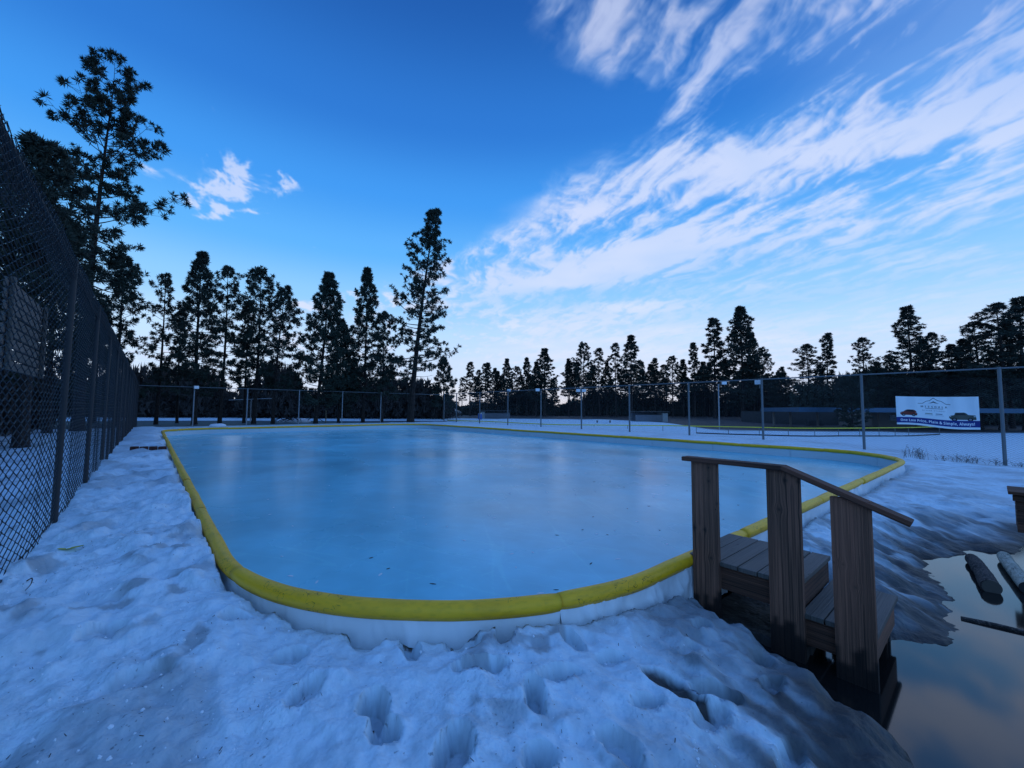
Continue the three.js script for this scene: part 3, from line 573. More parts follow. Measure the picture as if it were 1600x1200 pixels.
// [base px, depth, top px row, options, label]
const mains = [
  [125, 27.6, 106, { seed: 101, lean: .045, base: .34, R: 4.4, shape: t => (.7 + .3 * Math.sin(t * 20 + 1)) * (.42 + .58 * Math.sin(Math.PI * clamp(.34 + t * .6))), limbs: 76, tufts: 13, tuftR: .42, blades: 34, bw: .07, rag: .5, el0: -.15, inner: .4, twigs: true, trunk: .30, bare: .6 }, 'tallest ponderosa pine with open crown, rising behind the left fence'],
  [38, 16.8, 215, { seed: 102, base: .32, R: 2.0, shape: SH.round, limbs: 60, tufts: 10, tuftR: .36, blades: 28, bw: .075, rag: .4, inner: .2, twigs: true, trunk: .24 }, 'dense dark pine with thick brown trunk close behind the slatted board on the left fence'],
  [183, 35, 402, { seed: 103, base: .16, R: 2.5, shape: SH.pond, limbs: 56, tufts: 9, tuftR: .40, rag: .5, trunk: .2 }, 'ragged pine just right of the end of the tall left fence'],
  [246, 38, 426, { seed: 104, base: .22, R: 1.9, shape: SH.pond, limbs: 46, tufts: 6, tuftR: .36, rag: .55, trunk: .16 }, 'thin open pine between the ragged pine and the tall dense conical one'],
  [279, 41, 484, { seed: 105, base: .2, R: 1.5, shape: SH.narrow, limbs: 34, tufts: 6, tuftR: .34, rag: .5, trunk: .13 }, 'short thin pine just left of the tall dense conical one'],
  [306, 38, 392, { seed: 106, base: .16, R: 2.9, shape: SH.cone, limbs: 92, tufts: 10, tuftR: .40, rag: .4, inner: .15, trunk: .22 }, 'tall dense conical pine behind the white floodlight at the far left corner'],
  [345, 40, 415, { seed: 107, base: .24, R: 2.5, shape: SH.pond, limbs: 52, tufts: 8, tuftR: .38, rag: .55, trunk: .18 }, 'open pine with bare lower trunk, next right of the dense conical one'],
  [383, 43, 470, { seed: 108, base: .28, R: 1.8, shape: SH.narrow, limbs: 40, tufts: 8, tuftR: .36, rag: .5, trunk: .15 }, 'slim pine behind the thin T-shaped pole'],
  [398, 41, 420, { seed: 109, base: .22, R: 2.6, shape: SH.round, limbs: 64, tufts: 9, tuftR: .40, rag: .5, inner: .25, trunk: .2 }, 'bushy-topped pine just right of the T-shaped pole'],
  [428, 41, 450, { seed: 110, base: .24, R: 2.2, shape: SH.round, limbs: 56, tufts: 8, tuftR: .38, rag: .5, lean: .06, trunk: .18 }, 'pine with upturned top leaning right over the snow-covered mound'],
  [494, 42, 424, { seed: 111, base: .1, R: 3.5, shape: SH.cone, limbs: 110, tufts: 12, tuftR: .42, rag: .4, inner: .12, lean: .055, trunk: .22 }, 'broadest dense dark pine in the middle of the far row'],
  [530, 45, 500, { seed: 112, base: .12, R: 2.4, shape: SH.cone, limbs: 70, tufts: 10, tuftR: .40, rag: .4, inner: .15, trunk: .16 }, 'shorter dense pine squeezed between the two tall dense ones'],
  [568, 46, 417, { seed: 113, base: .14, R: 2.9, shape: SH.cone, limbs: 92, tufts: 10, tuftR: .42, rag: .42, inner: .15, trunk: .2 }, 'tall dense pine with blunt top, next right of the broadest one'],
  [598, 46, 489, { seed: 114, base: .2, R: 2.6, shape: SH.pond, limbs: 48, tufts: 7, tuftR: .40, rag: .5, trunk: .15 }, 'shorter airy pine just left of the tall leaning one'],
  [642, 47, 326, { seed: 115, base: .17, R: 5.0, shape: t => (.72 + .28 * Math.sin(t * 21)) * Math.pow(1.01 - t, .52) * (.75 + .25 * Math.sin(Math.min(1, t * 4) * 1.57)) + .06, limbs: 104, tufts: 11, tuftR: .44, blades: 28, rag: .55, inner: .3, lean: .10, twigs: true, trunk: .36, bare: .5 }, 'tall ponderosa pine leaning right, standing alone at the far corner of the rink'],
  [692, 60, 560, { seed: 116, base: .1, R: 2.2, shape: SH.cone, limbs: 50, tufts: 9, tuftR: .42, rag: .45, trunk: .14 }, 'small dark pine under the right side of the tall leaning one'],
  [78, 25, 330, { seed: 118, base: .2, R: 2.2, shape: SH.round, limbs: 60, tufts: 10, tuftR: .40, rag: .45, trunk: .2 }, 'dark pine between the close brown trunk and the tallest pine behind the left fence'],
  [-10, 19, 250, { seed: 119, base: .2, R: 2.4, shape: SH.round, limbs: 60, tufts: 10, tuftR: .40, rag: .45, trunk: .2 }, 'dark pine cut by the left picture edge behind the tall fence'],
  [128, 33, 500, { seed: 120, base: .1, R: 2.4, shape: SH.cone, limbs: 60, tufts: 10, tuftR: .40, rag: .45, trunk: .16 }, 'low dark pine at the foot of the tallest ponderosa behind the fence'],
  [150, 39, 470, { seed: 117, base: .12, R: 2.4, shape: SH.cone, limbs: 60, tufts: 9, tuftR: .40, rag: .45, trunk: .16 }, 'dark pine seen half through the far part of the tall left fence'],
];
const fx = {};
for (const [px, d, py, o, label] of mains) { const s = solve(px, d, py); o.H = s.H; o.R *= 1.24; o.limbs = Math.round(o.limbs * 1.15); o.tufts = Math.round(o.tufts * 1.2); o.rag *= .95; o.tuftR *= .92; fx[px] = plantTree('pine_tree', label, makeTree(o), s.x, s.z, o.seed % 2 ? near1 : [M.barkDark, M.needlesB], 'pines behind the far and left fences'); }
// the more distant row: a few growth forms, each tree its own height and turn
const forms = [
  makeTree({ seed: 201, H: 16, base: .3, R: 2.5, shape: SH.cone, limbs: 70, tufts: 10, tuftR: .40, blades: 16, bw: .12, rag: .45, inner: .15, trunk: .2 }),
  makeTree({ seed: 202, H: 16, base: .34, R: 2.1, shape: SH.narrow, limbs: 56, tufts: 9, tuftR: .40, blades: 16, bw: .12, rag: .45, trunk: .17 }),
  makeTree({ seed: 203, H: 16, base: .36, R: 2.6, shape: SH.round, limbs: 60, tufts: 9, tuftR: .40, blades: 16, bw: .12, rag: .45, trunk: .2 }),
  makeTree({ seed: 204, H: 16, base: .28, R: 2.9, shape: SH.cone, limbs: 80, tufts: 10, tuftR: .40, blades: 16, bw: .12, rag: .5, inner: .12, trunk: .2 }),
  makeTree({ seed: 205, H: 16, base: .38, R: 2.0, shape: SH.pond, limbs: 46, tufts: 7, tuftR: .40, blades: 16, bw: .12, rag: .5, trunk: .16 }),
  makeTree({ seed: 206, H: 16, base: .12, R: 3.6, shape: SH.cone, limbs: 110, tufts: 12, tuftR: .42, blades: 16, bw: .12, rag: .5, inner: .12, trunk: .22 }),
  makeTree({ seed: 207, H: 16, base: .04, R: 4.6, shape: SH.round, limbs: 110, tufts: 13, tuftR: .5, blades: 16, bw: .12, rag: .4, inner: .1, trunk: .22 }),
];
forms.push(makeTree({ seed: 208, H: 16, base: .2, R: 2.6, shape: SH.cone, limbs: 96, tufts: 12, tuftR: .30, blades: 18, bw: .1, rag: .5, inner: .2, trunk: .2, twigs: true }),
  makeTree({ seed: 209, H: 16, base: .24, R: 2.7, shape: SH.pond, limbs: 84, tufts: 12, tuftR: .30, blades: 18, bw: .1, rag: .55, inner: .2, trunk: .2, twigs: true }));
const first = {};
const far = [
  [722, 88, 590, 4, 1], [735, 90, 566, 1, 1], [748, 94, 578, 4, .9], [762, 92, 567, 1, .9], [778, 96, 580, 0, .8], [792, 90, 561, 3, .8], [808, 93, 574, 2, .8], [823, 92, 559, 0, 1], [838, 88, 566, 3, .9], [851, 88, 545, 3, 1.05], [868, 96, 590, 1, .9], [889, 92, 561, 1, .9], [900, 95, 575, 0, .8], [912, 90, 537, 2, .85], [925, 96, 572, 1, .9], [937, 92, 544, 4, 1], [949, 94, 566, 0, .8], [963, 90, 536, 4, 1], [987, 88, 524, 0, 1], [1004, 95, 566, 1, 1], [1024, 92, 560, 1, 1.1], [1038, 96, 570, 4, 1], [1051, 92, 558, 2, .8], [1068, 92, 562, 0, .9], [1085, 88, 536, 1, 1], [1100, 95, 566, 3, .9], [1117, 84, 497, 1, 1.05], [1134, 94, 560, 0, .8], [1160, 82, 479, 5, .95], [1178, 86, 520, 0, .8], [1192, 92, 545, 2, .9],
  [1222, 76, 584, 6, .9], [1208, 95, 590, 1, .9], [1262, 74, 538, 8, 1.2], [1297, 76, 521, 1, 1.1], [1282, 82, 570, 0, .9], [1330, 48, 590, 6, .85], [1350, 66, 528, 8, .95], [1372, 62, 566, 0, 1], [1392, 64, 556, 2, .9], [1425, 60, 478, 7, 1.1], [1446, 66, 530, 0, 1], [1462, 62, 520, 8, .95], [1490, 64, 538, 7, 1.1], [1510, 60, 530, 0, .9], [1530, 54, 502, 8, 1.0], [1564, 52, 474, 8, 1.2], [1580, 58, 500, 7, 1], [1602, 52, 464, 7, 1.15], [1650, 54, 480, 8, 1], [1705, 54, 470, 5, .9],
];
{ const q = rng(31); for (let px = 716; px < 1245; px += 13) if (Math.abs(px - 722) > 12 && Math.abs(px - 872) > 9 && Math.abs(px - 1050) > 8 && Math.abs(px - 1132) > 8) far.push([px + q() * 6, 96 + q() * 8, 566 + q() * 30, Math.floor(q() * 5), 1.15, 1]); }
const ord = ['first', 'second', 'third', 'fourth', 'fifth', 'sixth', 'seventh', 'eighth', 'ninth', 'tenth', 'eleventh', 'twelfth', 'thirteenth', 'fourteenth', 'fifteenth', 'sixteenth', 'seventeenth', 'eighteenth', 'nineteenth', 'twentieth', 'twenty-first', 'twenty-second', 'twenty-third', 'twenty-fourth', 'twenty-fifth', 'twenty-sixth'];
const own = { 851: 'taller dark conical pine in the distant row right of the leaning pine', 912: 'round-topped pine in the distant row above the double floodlights', 987: 'tall dense pine of the distant row rising above the grey dugout with pale right end', 1117: 'tall narrow pine left of the tallest conical one beyond the field', 1160: 'tallest broad conical pine in the distant row beyond the field', 1222: 'low round dense tree left of the blue-roofed pavilion', 1262: 'open pine with bare trunk rising behind the blue pavilion roof', 1297: 'pointed pine next to the open one behind the blue pavilion roof', 1330: 'low broad dark tree standing in front of the blue-roofed pavilion', 1350: 'round-topped pine right behind the low broad dark tree at the pavilion', 1425: 'tall pine with spiky top behind the left end of the white banner', 1564: 'tall dark pine behind the rightmost tall fence post', 1602: 'dark pine cut by the right edge behind the fence' };
let nl = 0, nr = 0;
const far2 = far.sort((a, b) => a[0] - b[0]);
for (const [px, d, py, f, w, fill] of far2) {
  const s = solve(px, d, py), sc = s.H / 16;
  const label = fill ? 'lower dark pine filling the distant row beyond the field between taller pines' : own[px] ?? (px < 1210 ? `dark pine, ${ord[nl++]} of the plain ones from the left in the distant row` : `dark pine, ${ord[nr++]} of the plain ones from the left behind pavilion and banner`);
  let t;
  if (!first[f]) { t = first[f] = plantTree('distant_pine_tree', label, forms[f], s.x, s.z, [M.barkDark, M.needlesFar], 'distant pines beyond the field'); }
  else { t = dup(first[f], label); t.position.set(s.x, baseGround(s.x, s.z), s.z); }
  t.rotation.y = px * 1.7; { const k = sc * w * (1.15 + .5 * vnoise(px * .37, 5)) * (d / 88) ** -.2; t.scale.set(k, sc, k); }
}
// undergrowth and the wood behind, too dense to count
{
  const r = rng(77), leaf = []; for (let i = 0; i < 46; i++) { const a = r() * 6.28, q = Math.sqrt(r()) * .9, y = r(); tuft(r, .26, 12, leaf, [Math.cos(a) * q * (1 - y * .5), .05 + y * .95, Math.sin(a) * q * (1 - y * .5)], [0, .5, 0], .13); }
  const bg = new THREE.BufferGeometry(); bg.setAttribute('position', new THREE.Float32BufferAttribute(leaf, 3)); bg.computeVertexNormals();
  const wood = (name, label, list, mat) => {
    const m = new THREE.InstancedMesh(bg, mat, list.length), mt = new THREE.Matrix4(), q = new THREE.Quaternion(), up = new THREE.Vector3(0, 1, 0);
    list.forEach(([x, z, w, h], i) => { q.setFromAxisAngle(up, i * 2.1); mt.compose(new THREE.Vector3(x, baseGround(x, z) - .1, z), q, new THREE.Vector3(w, h, w)); m.setMatrixAt(i, mt); });
    shadows(m); m.name = numbered(name); m.userData.kind = 'stuff'; scene.add(m); tag(m, label, 'undergrowth');
  };
  const L = []; for (let px = -160; px < 690; px += 7) for (const d of [61, 66, 72]) L.push([atX(px + r() * 8, d), -(d + r() * 4), 1.6 + r() * 1.2, Math.max(1.2, (px > 600 ? 2.4 : 3.4) + 5.5 * fbm(px * .035, d, 3) + r() * 1.6)]);
  wood('thicket', 'dark brushy wood closing the view behind the pines on the left', L, M.brush);
  const F = []; for (let px = 690; px < 1260; px += 6) for (const d of [100, 108, 118]) { const gap = Math.exp(-(((px - 718) / 18) ** 2)) + .6 * Math.exp(-(((px - 870) / 12) ** 2)) + .5 * Math.exp(-(((px - 1050) / 16) ** 2)); F.push([atX(px + r() * 6, d), -(d + r() * 6), 2 + r() * 1.5, Math.max(2, (2.9 + 3.2 * fbm(px * .03, d * .3, 2) + r() * 2.0) * (1 - .55 * gap))]); }
  wood('far_wood', 'low dark wood far behind the snowy field, under the distant pines', F, M.needlesFar);
  const G = []; for (let px = 1250; px < 1760; px += 8) for (const d of [70, 76, 84]) G.push([atX(px + r() * 8, d), -(d + r() * 4), 1.8 + r() * 1.4, (px < 1330 ? 3.2 : 6.5) + 2.5 * fbm(px * .02, d, 2) + r() * 2.4]);
  wood('right_wood', 'dense dark wood behind the banner and pavilion on the right', G, M.needlesFar);
  const B = []; for (let i = 0; i < 520; i++) { const v = 6 + r() * 44, u = -6 - r() * 10 - (v < 12 ? 1.5 : 0), [x, z] = xz(u, v); B.push([x, z, .7 + r() * .9, 1.2 + r() * 3.2]); }
  for (let i = 0; i < 420; i++) { const v = 4 + r() * 66, u = -13 - r() * 20, [x, z] = xz(u, v); B.push([x, z, 1.6 + r() * 1.6, 5 + r() * 7]); }
  wood('bushes', 'dark tangled bushes behind the tall fence on the left', B, M.brush);
}

// ---------------------------------------------------------------- wooden things
const rw = rng(404);
function lumber(L, w, th, axis = 'x', seedShift = rw() * 9) {   // a board: length along axis, width w, thickness th; grain runs along it
  const g = new RoundedBoxGeometry(w, L, th, 2, Math.min(.006, th / 4)), p = g.attributes.position, n = g.attributes.normal, uv = g.attributes.uv;
  for (let i = 0; i < p.count; i++) uv.setXY(i, (Math.abs(n.getX(i)) > .6 ? p.getZ(i) : p.getX(i)) / .32 + seedShift, (p.getY(i) + (Math.abs(n.getY(i)) > .6 ? p.getZ(i) : 0)) / 1.5 + seedShift * 1.7);
  if (axis === 'x') g.rotateZ(-Math.PI / 2).rotateX(-Math.PI / 2); // length x, width z, thickness y
  if (axis === 'z') g.rotateX(Math.PI / 2);                        // length z, width x, thickness y
  if (axis === 'xv') g.rotateZ(-Math.PI / 2);                      // length x, width y, thickness z
  if (axis === 'zv') g.rotateX(Math.PI / 2).rotateZ(Math.PI / 2);  // length z, width y, thickness x
  return g;
}
{
  const t = thing('wooden_steps', 'weathered wooden steps with three thick posts and handrail, leading up to the rink edge', 'steps', [1.62, 0, -3.84], .7075);
  const W = .87, top = .45, low = .245, th = .038;
  for (let k = 0; k < 6; k++) part('plank', lumber(W + .05, .139, th, 'x'), M.plank, t, [W / 2 - .005 + (rw() - .5) * .012, top - th / 2 + (rw() - .5) * .003, .075 + k * .1455], [0, (rw() - .5) * .006, 0]);
  part('side_board', lumber(.85, .19, .04, 'zv'), M.darkWood, t, [.012, top - th - .097, .435]);
  part('side_board', lumber(.85, .19, .04, 'zv'), M.darkWood, t, [W - .02, top - th - .097, .435]);
  part('riser_board', lumber(W - .075, .19, .04, 'xv'), M.darkWood, t, [W / 2, top - th - .097, .84]);
  for (let k = 0; k < 3; k++) part('plank', lumber(W + .05, .139, th, 'x'), M.plank, t, [W / 2 + (rw() - .5) * .012, low - th / 2 + (rw() - .5) * .003, .945 + k * .1455]);
  part('side_board', lumber(.37, .19, .04, 'zv'), M.darkWood, t, [.012, low - th - .097, 1.05]);
  part('side_board', lumber(.37, .19, .04, 'zv'), M.darkWood, t, [W - .02, low - th - .097, 1.05]);
  part('front_board', lumber(W + .02, .19, .04, 'xv'), M.wood, t, [W / 2, low - th - .097, 1.262]);
  for (const [x, z] of [[W - .07, .1], [W - .07, .78], [W - .07, 1.2], [.07, 1.2]]) part('support', lumber(.62, .088, .088, 'y'), M.darkWood, t, [x, (z > 1 ? -.12 : .08), z]);
  part('added_dark_board', lumber(1.15, .17, .05, 'zv'), M.black, t, [W - .03, -.065, .68]);  // added black board, blocks the bright gap under the steps
  const post = (z, w, y0, y1, wet) => {
    const h = y1 - y0, g = new THREE.BoxGeometry(.045, h, w, 1, 90, 6), p = g.attributes.position, uv = g.attributes.uv, c = [], sh = rw() * 5;
    for (let i = 0; i < p.count; i++) {
      const y = p.getY(i) + h / 2 + y0, q = p.getZ(i);
      uv.setXY(i, (q + p.getX(i)) / .32 + sh, y / 1.5 + sh);
      const k = sstep(-.012, .03, y - wet - .10 * fbm(q * 26 + z * 9, 3, 2) - .08 * fbm(q * 80, 7 + z, 2)), d = .12 + .88 * k; c.push(d, d, d);
      p.setX(i, p.getX(i) + .002 * fbm(q * 30, y * 4, 2)); p.setZ(i, q * (1 - (Math.abs(Math.abs(p.getX(i)) - .0225) < .004 ? .012 : 0)));
    }
    g.setAttribute('color', new THREE.Float32BufferAttribute(c, 3)); g.computeVertexNormals(); g.translate(0, (y0 + y1) / 2, 0);
    part('post', g, M.woodPost, t, [-.032, 0, z]);
  };
  post(.185, .225, -.1, 1.283, .10); post(.79, .225, -.3, 1.283, .12); post(1.195, .225, -.35, 1.135, .055);
  part('handrail', lumber(.80, .115, .038, 'z'), M.darkWood, t, [-.03, 1.304, .40]);
  const a = Math.atan2(.275, .71); part('handrail', lumber(.77, .115, .038, 'z'), M.darkWood, t, [-.03, 1.304 - .135, .79 + .355], [a, 0, 0]);
}
{
  const t = thing('wooden_box_bench', 'dark wooden box bench of wide boards, cut by the right edge beside the puddle', 'bench', [6.43, 0, -5.3], -.864);
  // local +x runs along the bench towards the viewer's right, +z is its front
  const L = 1.5; let y = .225;
  for (const h of [.105, .16, .195]) { part('board', lumber(L, h, .035, 'xv'), M.darkWood, t, [L / 2, y + h / 2, 0]); part('board', lumber(L, h, .035, 'xv'), M.darkWood, t, [L / 2, y + h / 2, -.5]); part('end_board', lumber(.46, h, .035, 'zv'), M.darkWood, t, [.02, y + h / 2, -.25]); y += h + .005; }
  for (let k = 0; k < 4; k++) part('seat_board', lumber(L + .1, .14, .04, 'x'), M.darkWood, t, [L / 2 - .01, y + .02, .02 - k * .15]);
  part('trim', lumber(L + .05, .075, .03, 'xv'), M.darkWood, t, [L / 2, y - .045, .035]);
  for (const [x, z] of [[.22, -.06], [.22, -.44], [L - .1, -.06], [L - .1, -.44]]) part('leg', lumber(.62, .08, .08, 'y'), M.darkWood, t, [x, .0, z]);
}
function log(name, label, a, b, r0, r1, mat, cut) {
  const t = thing(name, label, 'log', [a[0], 0, a[2]]), r = rng(Math.floor(a[0] * 1000)), pts = [];
  for (let i = 0; i <= 5; i++) pts.push([(b[0] - a[0]) * i / 5 + (r() - .5) * .015, lerp(a[1], b[1], i / 5) + (r() - .5) * .008, (b[2] - a[2]) * i / 5 + (r() - .5) * .015]);
  const g = tube(pts, q => lerp(r0, r1, q), 18, 60), p = g.attributes.position, n = g.attributes.normal;
  for (let i = 0; i < p.count; i++) { const k = (mat === M.bark2 ? .007 : .003) * fbm(p.getX(i) * 32 + p.getY(i) * 40, p.getZ(i) * 32, 3); p.setXYZ(i, p.getX(i) + n.getX(i) * k, p.getY(i) + n.getY(i) * k, p.getZ(i) + n.getZ(i) * k); }
  g.computeVertexNormals(); part('trunk', g, mat, t);
  const d = new THREE.Vector3(b[0] - a[0], b[1] - a[1], b[2] - a[2]).normalize();
  for (const [q, s, rr] of [[b, 1, r1], [a, -1, r0]]) { const c = new THREE.CylinderGeometry(rr * .93, rr * .93, .012, 18); c.applyQuaternion(new THREE.Quaternion().setFromUnitVectors(new THREE.Vector3(0, 1, 0), d)); part('cut_end', c, cut, t, [q[0] - a[0] + d.x * .004 * s, q[1] + d.y * .004 * s, q[2] - a[2] + d.z * .004 * s]); }
}
M.bark2 = std({ map: dataTex(256, (u, v) => { const n = fbm(u * 30, v * 30, 4), s = fbm(u * 70 + 3, v * 70, 2); const k = .62 + .55 * n + (s > .4 ? .5 : 0); return [.36 * k, .31 * k, .29 * k]; }, true, [3, 2]), roughness: .95 });
M.paleLog = std({ map: dataTex(256, (u, v) => { const n = fbm(u * 14, v * 14, 4), c = Math.abs(fbm(u * 20 + 8, v * 6, 3)); const k = .88 + .18 * n - (c < .05 ? .3 : 0); return [.78 * k, .74 * k, .66 * k]; }, true, [2, 1]), roughness: .8 });
M.cutWood = std({ color: lin(.10, .08, .065), roughness: .9 });
log('bark_log', 'dark bark-covered log floating in the puddle, left of the pale log', [5.66, -.055, -5.15], [4.96, -.06, -4.34], .062, .078, M.bark2, M.cutWood);
log('pale_log', 'pale peeled log floating in the puddle by the box bench', [6.12, -.045, -5.2], [5.28, -.05, -4.3], .062, .066, M.paleLog, M.black);
solo('sunken_branch', tube([[4.05, -.112, -3.80], [4.2, -.104, -3.68], [4.4, -.106, -3.5], [4.75, -.112, -3.32]], q => .024 - .008 * q, 8, 16), M.bark2, 'long thin branch lying half sunk in the puddle below the two logs', 'branch');

// ---------------------------------------------------------------- banner on the right-hand fence
{
  const W = 1536, H = 800, cv = document.createElement('canvas'); cv.width = W; cv.height = H; const c = cv.getContext('2d');
  c.fillStyle = '#eef1f4'; c.fillRect(0, 0, W, H);
  const X = q => q * W, Y = q => q * H;
  c.strokeStyle = '#20252e'; c.lineJoin = 'round'; c.lineWidth = 11; c.beginPath();
  [[.285, .235], [.345, .228], [.39, .15], [.43, .135], [.478, .04], [.53, .125], [.572, .145], [.625, .235], [.68, .245]].forEach(([a, b], i) => i ? c.lineTo(X(a), Y(b)) : c.moveTo(X(a), Y(b))); c.stroke();
  c.fillStyle = '#20252e'; c.beginPath(); [[.41, .222], [.448, .195], [.478, .15], [.512, .195], [.545, .222], [.50, .212], [.478, .19], [.455, .212]].forEach(([a, b], i) => i ? c.lineTo(X(a), Y(b)) : c.moveTo(X(a), Y(b))); c.fill();
  c.textBaseline = 'middle'; c.textAlign = 'center';
  const spaced = (txt, y, x0, x1, font) => { c.font = font; const n = txt.length; for (let i = 0; i < n; i++) c.fillText(txt[i], X(lerp(x0, x1, n > 1 ? i / (n - 1) : 0)), Y(y)); };
  spaced('MISSOULA', .335, .335, .625, 'bold 62px sans-serif');
  c.fillRect(X(.375), Y(.385), X(.215), 11);
  spaced('NISSAN HYUNDAI', .465, .345, .61, '34px sans-serif');
  c.fillStyle = '#8b8f7d'; c.fillRect(X(.37), Y(.555), X(.09), 22); c.fillStyle = '#7d8798'; c.fillRect(X(.50), Y(.55), X(.08), 22); c.fillStyle = '#9aa2ae'; c.fillRect(X(.365), Y(.605), X(.10), 9); c.fillRect(X(.495), Y(.605), X(.10), 9);
  const car = (x, y, w, h, col, truck) => {
    c.save(); c.translate(X(x), Y(y)); c.scale(w * W, h * H);
    c.fillStyle = col; c.beginPath(); c.moveTo(0, .62); c.quadraticCurveTo(.0, .42, .1, .38); c.lineTo(.2, .33);
    if (truck) { c.lineTo(.24, .06); c.lineTo(.55, .03); c.quadraticCurveTo(.64, .06, .7, .3); c.lineTo(.97, .36); c.lineTo(1, .78); }
    else { c.quadraticCurveTo(.34, .04, .46, .02); c.lineTo(.78, .03); c.quadraticCurveTo(.9, .1, .95, .34); c.lineTo(1, .6); }
    c.lineTo(.97, .86); c.lineTo(.06, .84); c.closePath(); c.fill();
    c.fillStyle = '#1a1f26'; c.beginPath(); c.moveTo(.25, .32); c.lineTo(truck ? .28 : .4, .1); c.lineTo(truck ? .56 : .76, .1); c.lineTo(truck ? .64 : .84, .32); c.closePath(); c.fill();
    c.fillStyle = '#101215'; for (const wx of [.2, .78]) { c.beginPath(); c.ellipse(wx, .82, .105, .19, 0, 0, 7); c.fill(); } c.fillStyle = '#777c84'; for (const wx of [.2, .78]) { c.beginPath(); c.ellipse(wx, .82, .055, .10, 0, 0, 7); c.fill(); }
    c.fillStyle = '#d6dadf'; c.fillRect(.9, .45, .07, .08); c.fillRect(.03, .46, .05, .07); c.restore();
  };
  car(.05, .46, .225, .235, '#7c2f24', false); car(.655, .475, .31, .275, '#4b4f47', true);
  c.fillStyle = '#1d2f7c'; c.fillRect(0, Y(.735), W, Y(.2));
  c.fillStyle = '#f4f6fb'; c.font = 'bold 84px sans-serif'; c.textAlign = 'left';
  const tx = 'One Low Price, Plain & Simple, Always!', tw = c.measureText(tx).width; c.save(); c.translate(X(.05), Y(.838)); c.scale(W * .895 / tw, 1.12); c.fillText(tx, 0, 0); c.restore();
  const tex = new THREE.CanvasTexture(cv); tex.colorSpace = THREE.SRGBColorSpace; tex.anisotropy = 8;
  const g = new THREE.PlaneGeometry(1, 1, 60, 16), p = g.attributes.position, uv = g.attributes.uv;
  for (let i = 0; i < p.count; i++) {
    const a = uv.getX(i), b = uv.getY(i), [x, z] = rightLine(lerp(3.11, .59, a)), yt = lerp(2.43, 2.36, a) - .02 * Math.sin(a * 3.1), yb = lerp(1.14, .98, a) + .035 * Math.sin(a * 7);
    const w = .10 + .036 * Math.sin(a * 26 + b * 1.5) * (.35 + .65 * b) * (a < .3 || a > .62 ? 1 : .25) + .015 * fbm(a * 6, b * 3, 2);
    p.setXYZ(i, x - .773 * w, lerp(yb, yt, b), z + .634 * w);
  }
  g.computeVertexNormals();
  const t = thing('advertising_banner', 'white and blue printed advertising banner with two vehicles, tied to the right fence', 'banner');
  part('printed_sheet', g, std({ map: tex, roughness: .45, side: THREE.DoubleSide }), t);
  for (const [s, y] of [[3.11, 2.42], [.6, 2.35], [3.11, 1.14], [.6, 1.0], [1.85, 2.38]]) { const [x, z] = rightLine(s); part('tie', bar([x - .06, y, z + .05], [x + .01, y + .04, z], .006, 5), M.black, t); }
}
// the slatted board hung on the left fence
{
  const t = thing('slatted_board', 'grey weathered slatted board hung high on the tall left fence', 'board'), [x0, z0] = leftLine(3.3), [x1, z1] = leftLine(4.45), ang = -Math.atan2(z1 - z0, x1 - x0), L = Math.hypot(x1 - x0, z1 - z0);
  t.position.set((x0 + x1) / 2 - .09, 0, (z0 + z1) / 2 + .08); t.rotation.y = ang;
  for (let k = 0; k < 8; k++) part('slat', lumber(L, .078, .022, 'xv'), M.plank, t, [0, 2.09 + k * .094, (rw() - .5) * .006]);
  for (const x of [-.5, .5]) part('batten', lumber(.76, .06, .03, 'y'), M.plank, t, [x * L * .9, 2.42, .03]);
}
// dark red blocks by the rink's left side
{
  const [x, z] = xz(.2, 16.9), t = thing('block_row', 'row of dark red-brown blocks sticking out of the snow bank against the left rink wall', 'blocks', [x, 0, z], .72);
  const mt = std({ map: dataTex(128, (u, v) => { const n = .8 + .4 * fbm(u * 20, v * 20, 4); return [.36 * n, .20 * n, .17 * n]; }, true), roughness: .95 });
  for (let k = 0; k < 4; k++) part('brick', boxG(.205, .24, .22, -.50 + k * .215, .42 - k * .012, (rw() - .5) * .02, .02), mt, t);
}
// leaf and twigs on the snow
{
  const g = new THREE.PlaneGeometry(.17, .05, 12, 4), p = g.attributes.position;
  for (let i = 0; i < p.count; i++) { const u = p.getX(i) / .085, v = p.getY(i) / .025; p.setXYZ(i, p.getX(i), .012 * u * u + .006 * v * v + .002 * Math.sin(u * 5), p.getY(i) * Math.sqrt(Math.max(0, 1 - u * u)) * 1.1); }
  g.computeVertexNormals(); g.rotateY(.75); const y = ground(-4.12, -3.92);
  g.translate(-4.12, y + .012, -3.92); solo('fallen_leaf', g, std({ color: lin(.42, .40, .04), roughness: .6, side: THREE.DoubleSide }), 'single yellow-green leaf lying on the snow bank near the left fence', 'leaf');
  const tw = (x, z, pts, label) => { const yy = ground(x, z); solo('twig', tube(pts.map(([a, b, c]) => [x + a, yy + b, z + c]), q => .005 - .003 * q, 5, 10), M.barkDark, label, 'twig'); };
  tw(-2.0, -2.3, [[-.06, 0, .01], [-.02, .012, 0], [.03, .02, -.01], [.05, .012, .02], [.07, 0, .04]], 'small dark bent twig on the snow at the lower left');
  tw(-3.7, -3.25, [[-.05, .02, 0], [0, .05, 0], [.05, .02, .05], [.07, 0, .1]], 'thin dark twig poking out of the snow by the left fence foot');
}
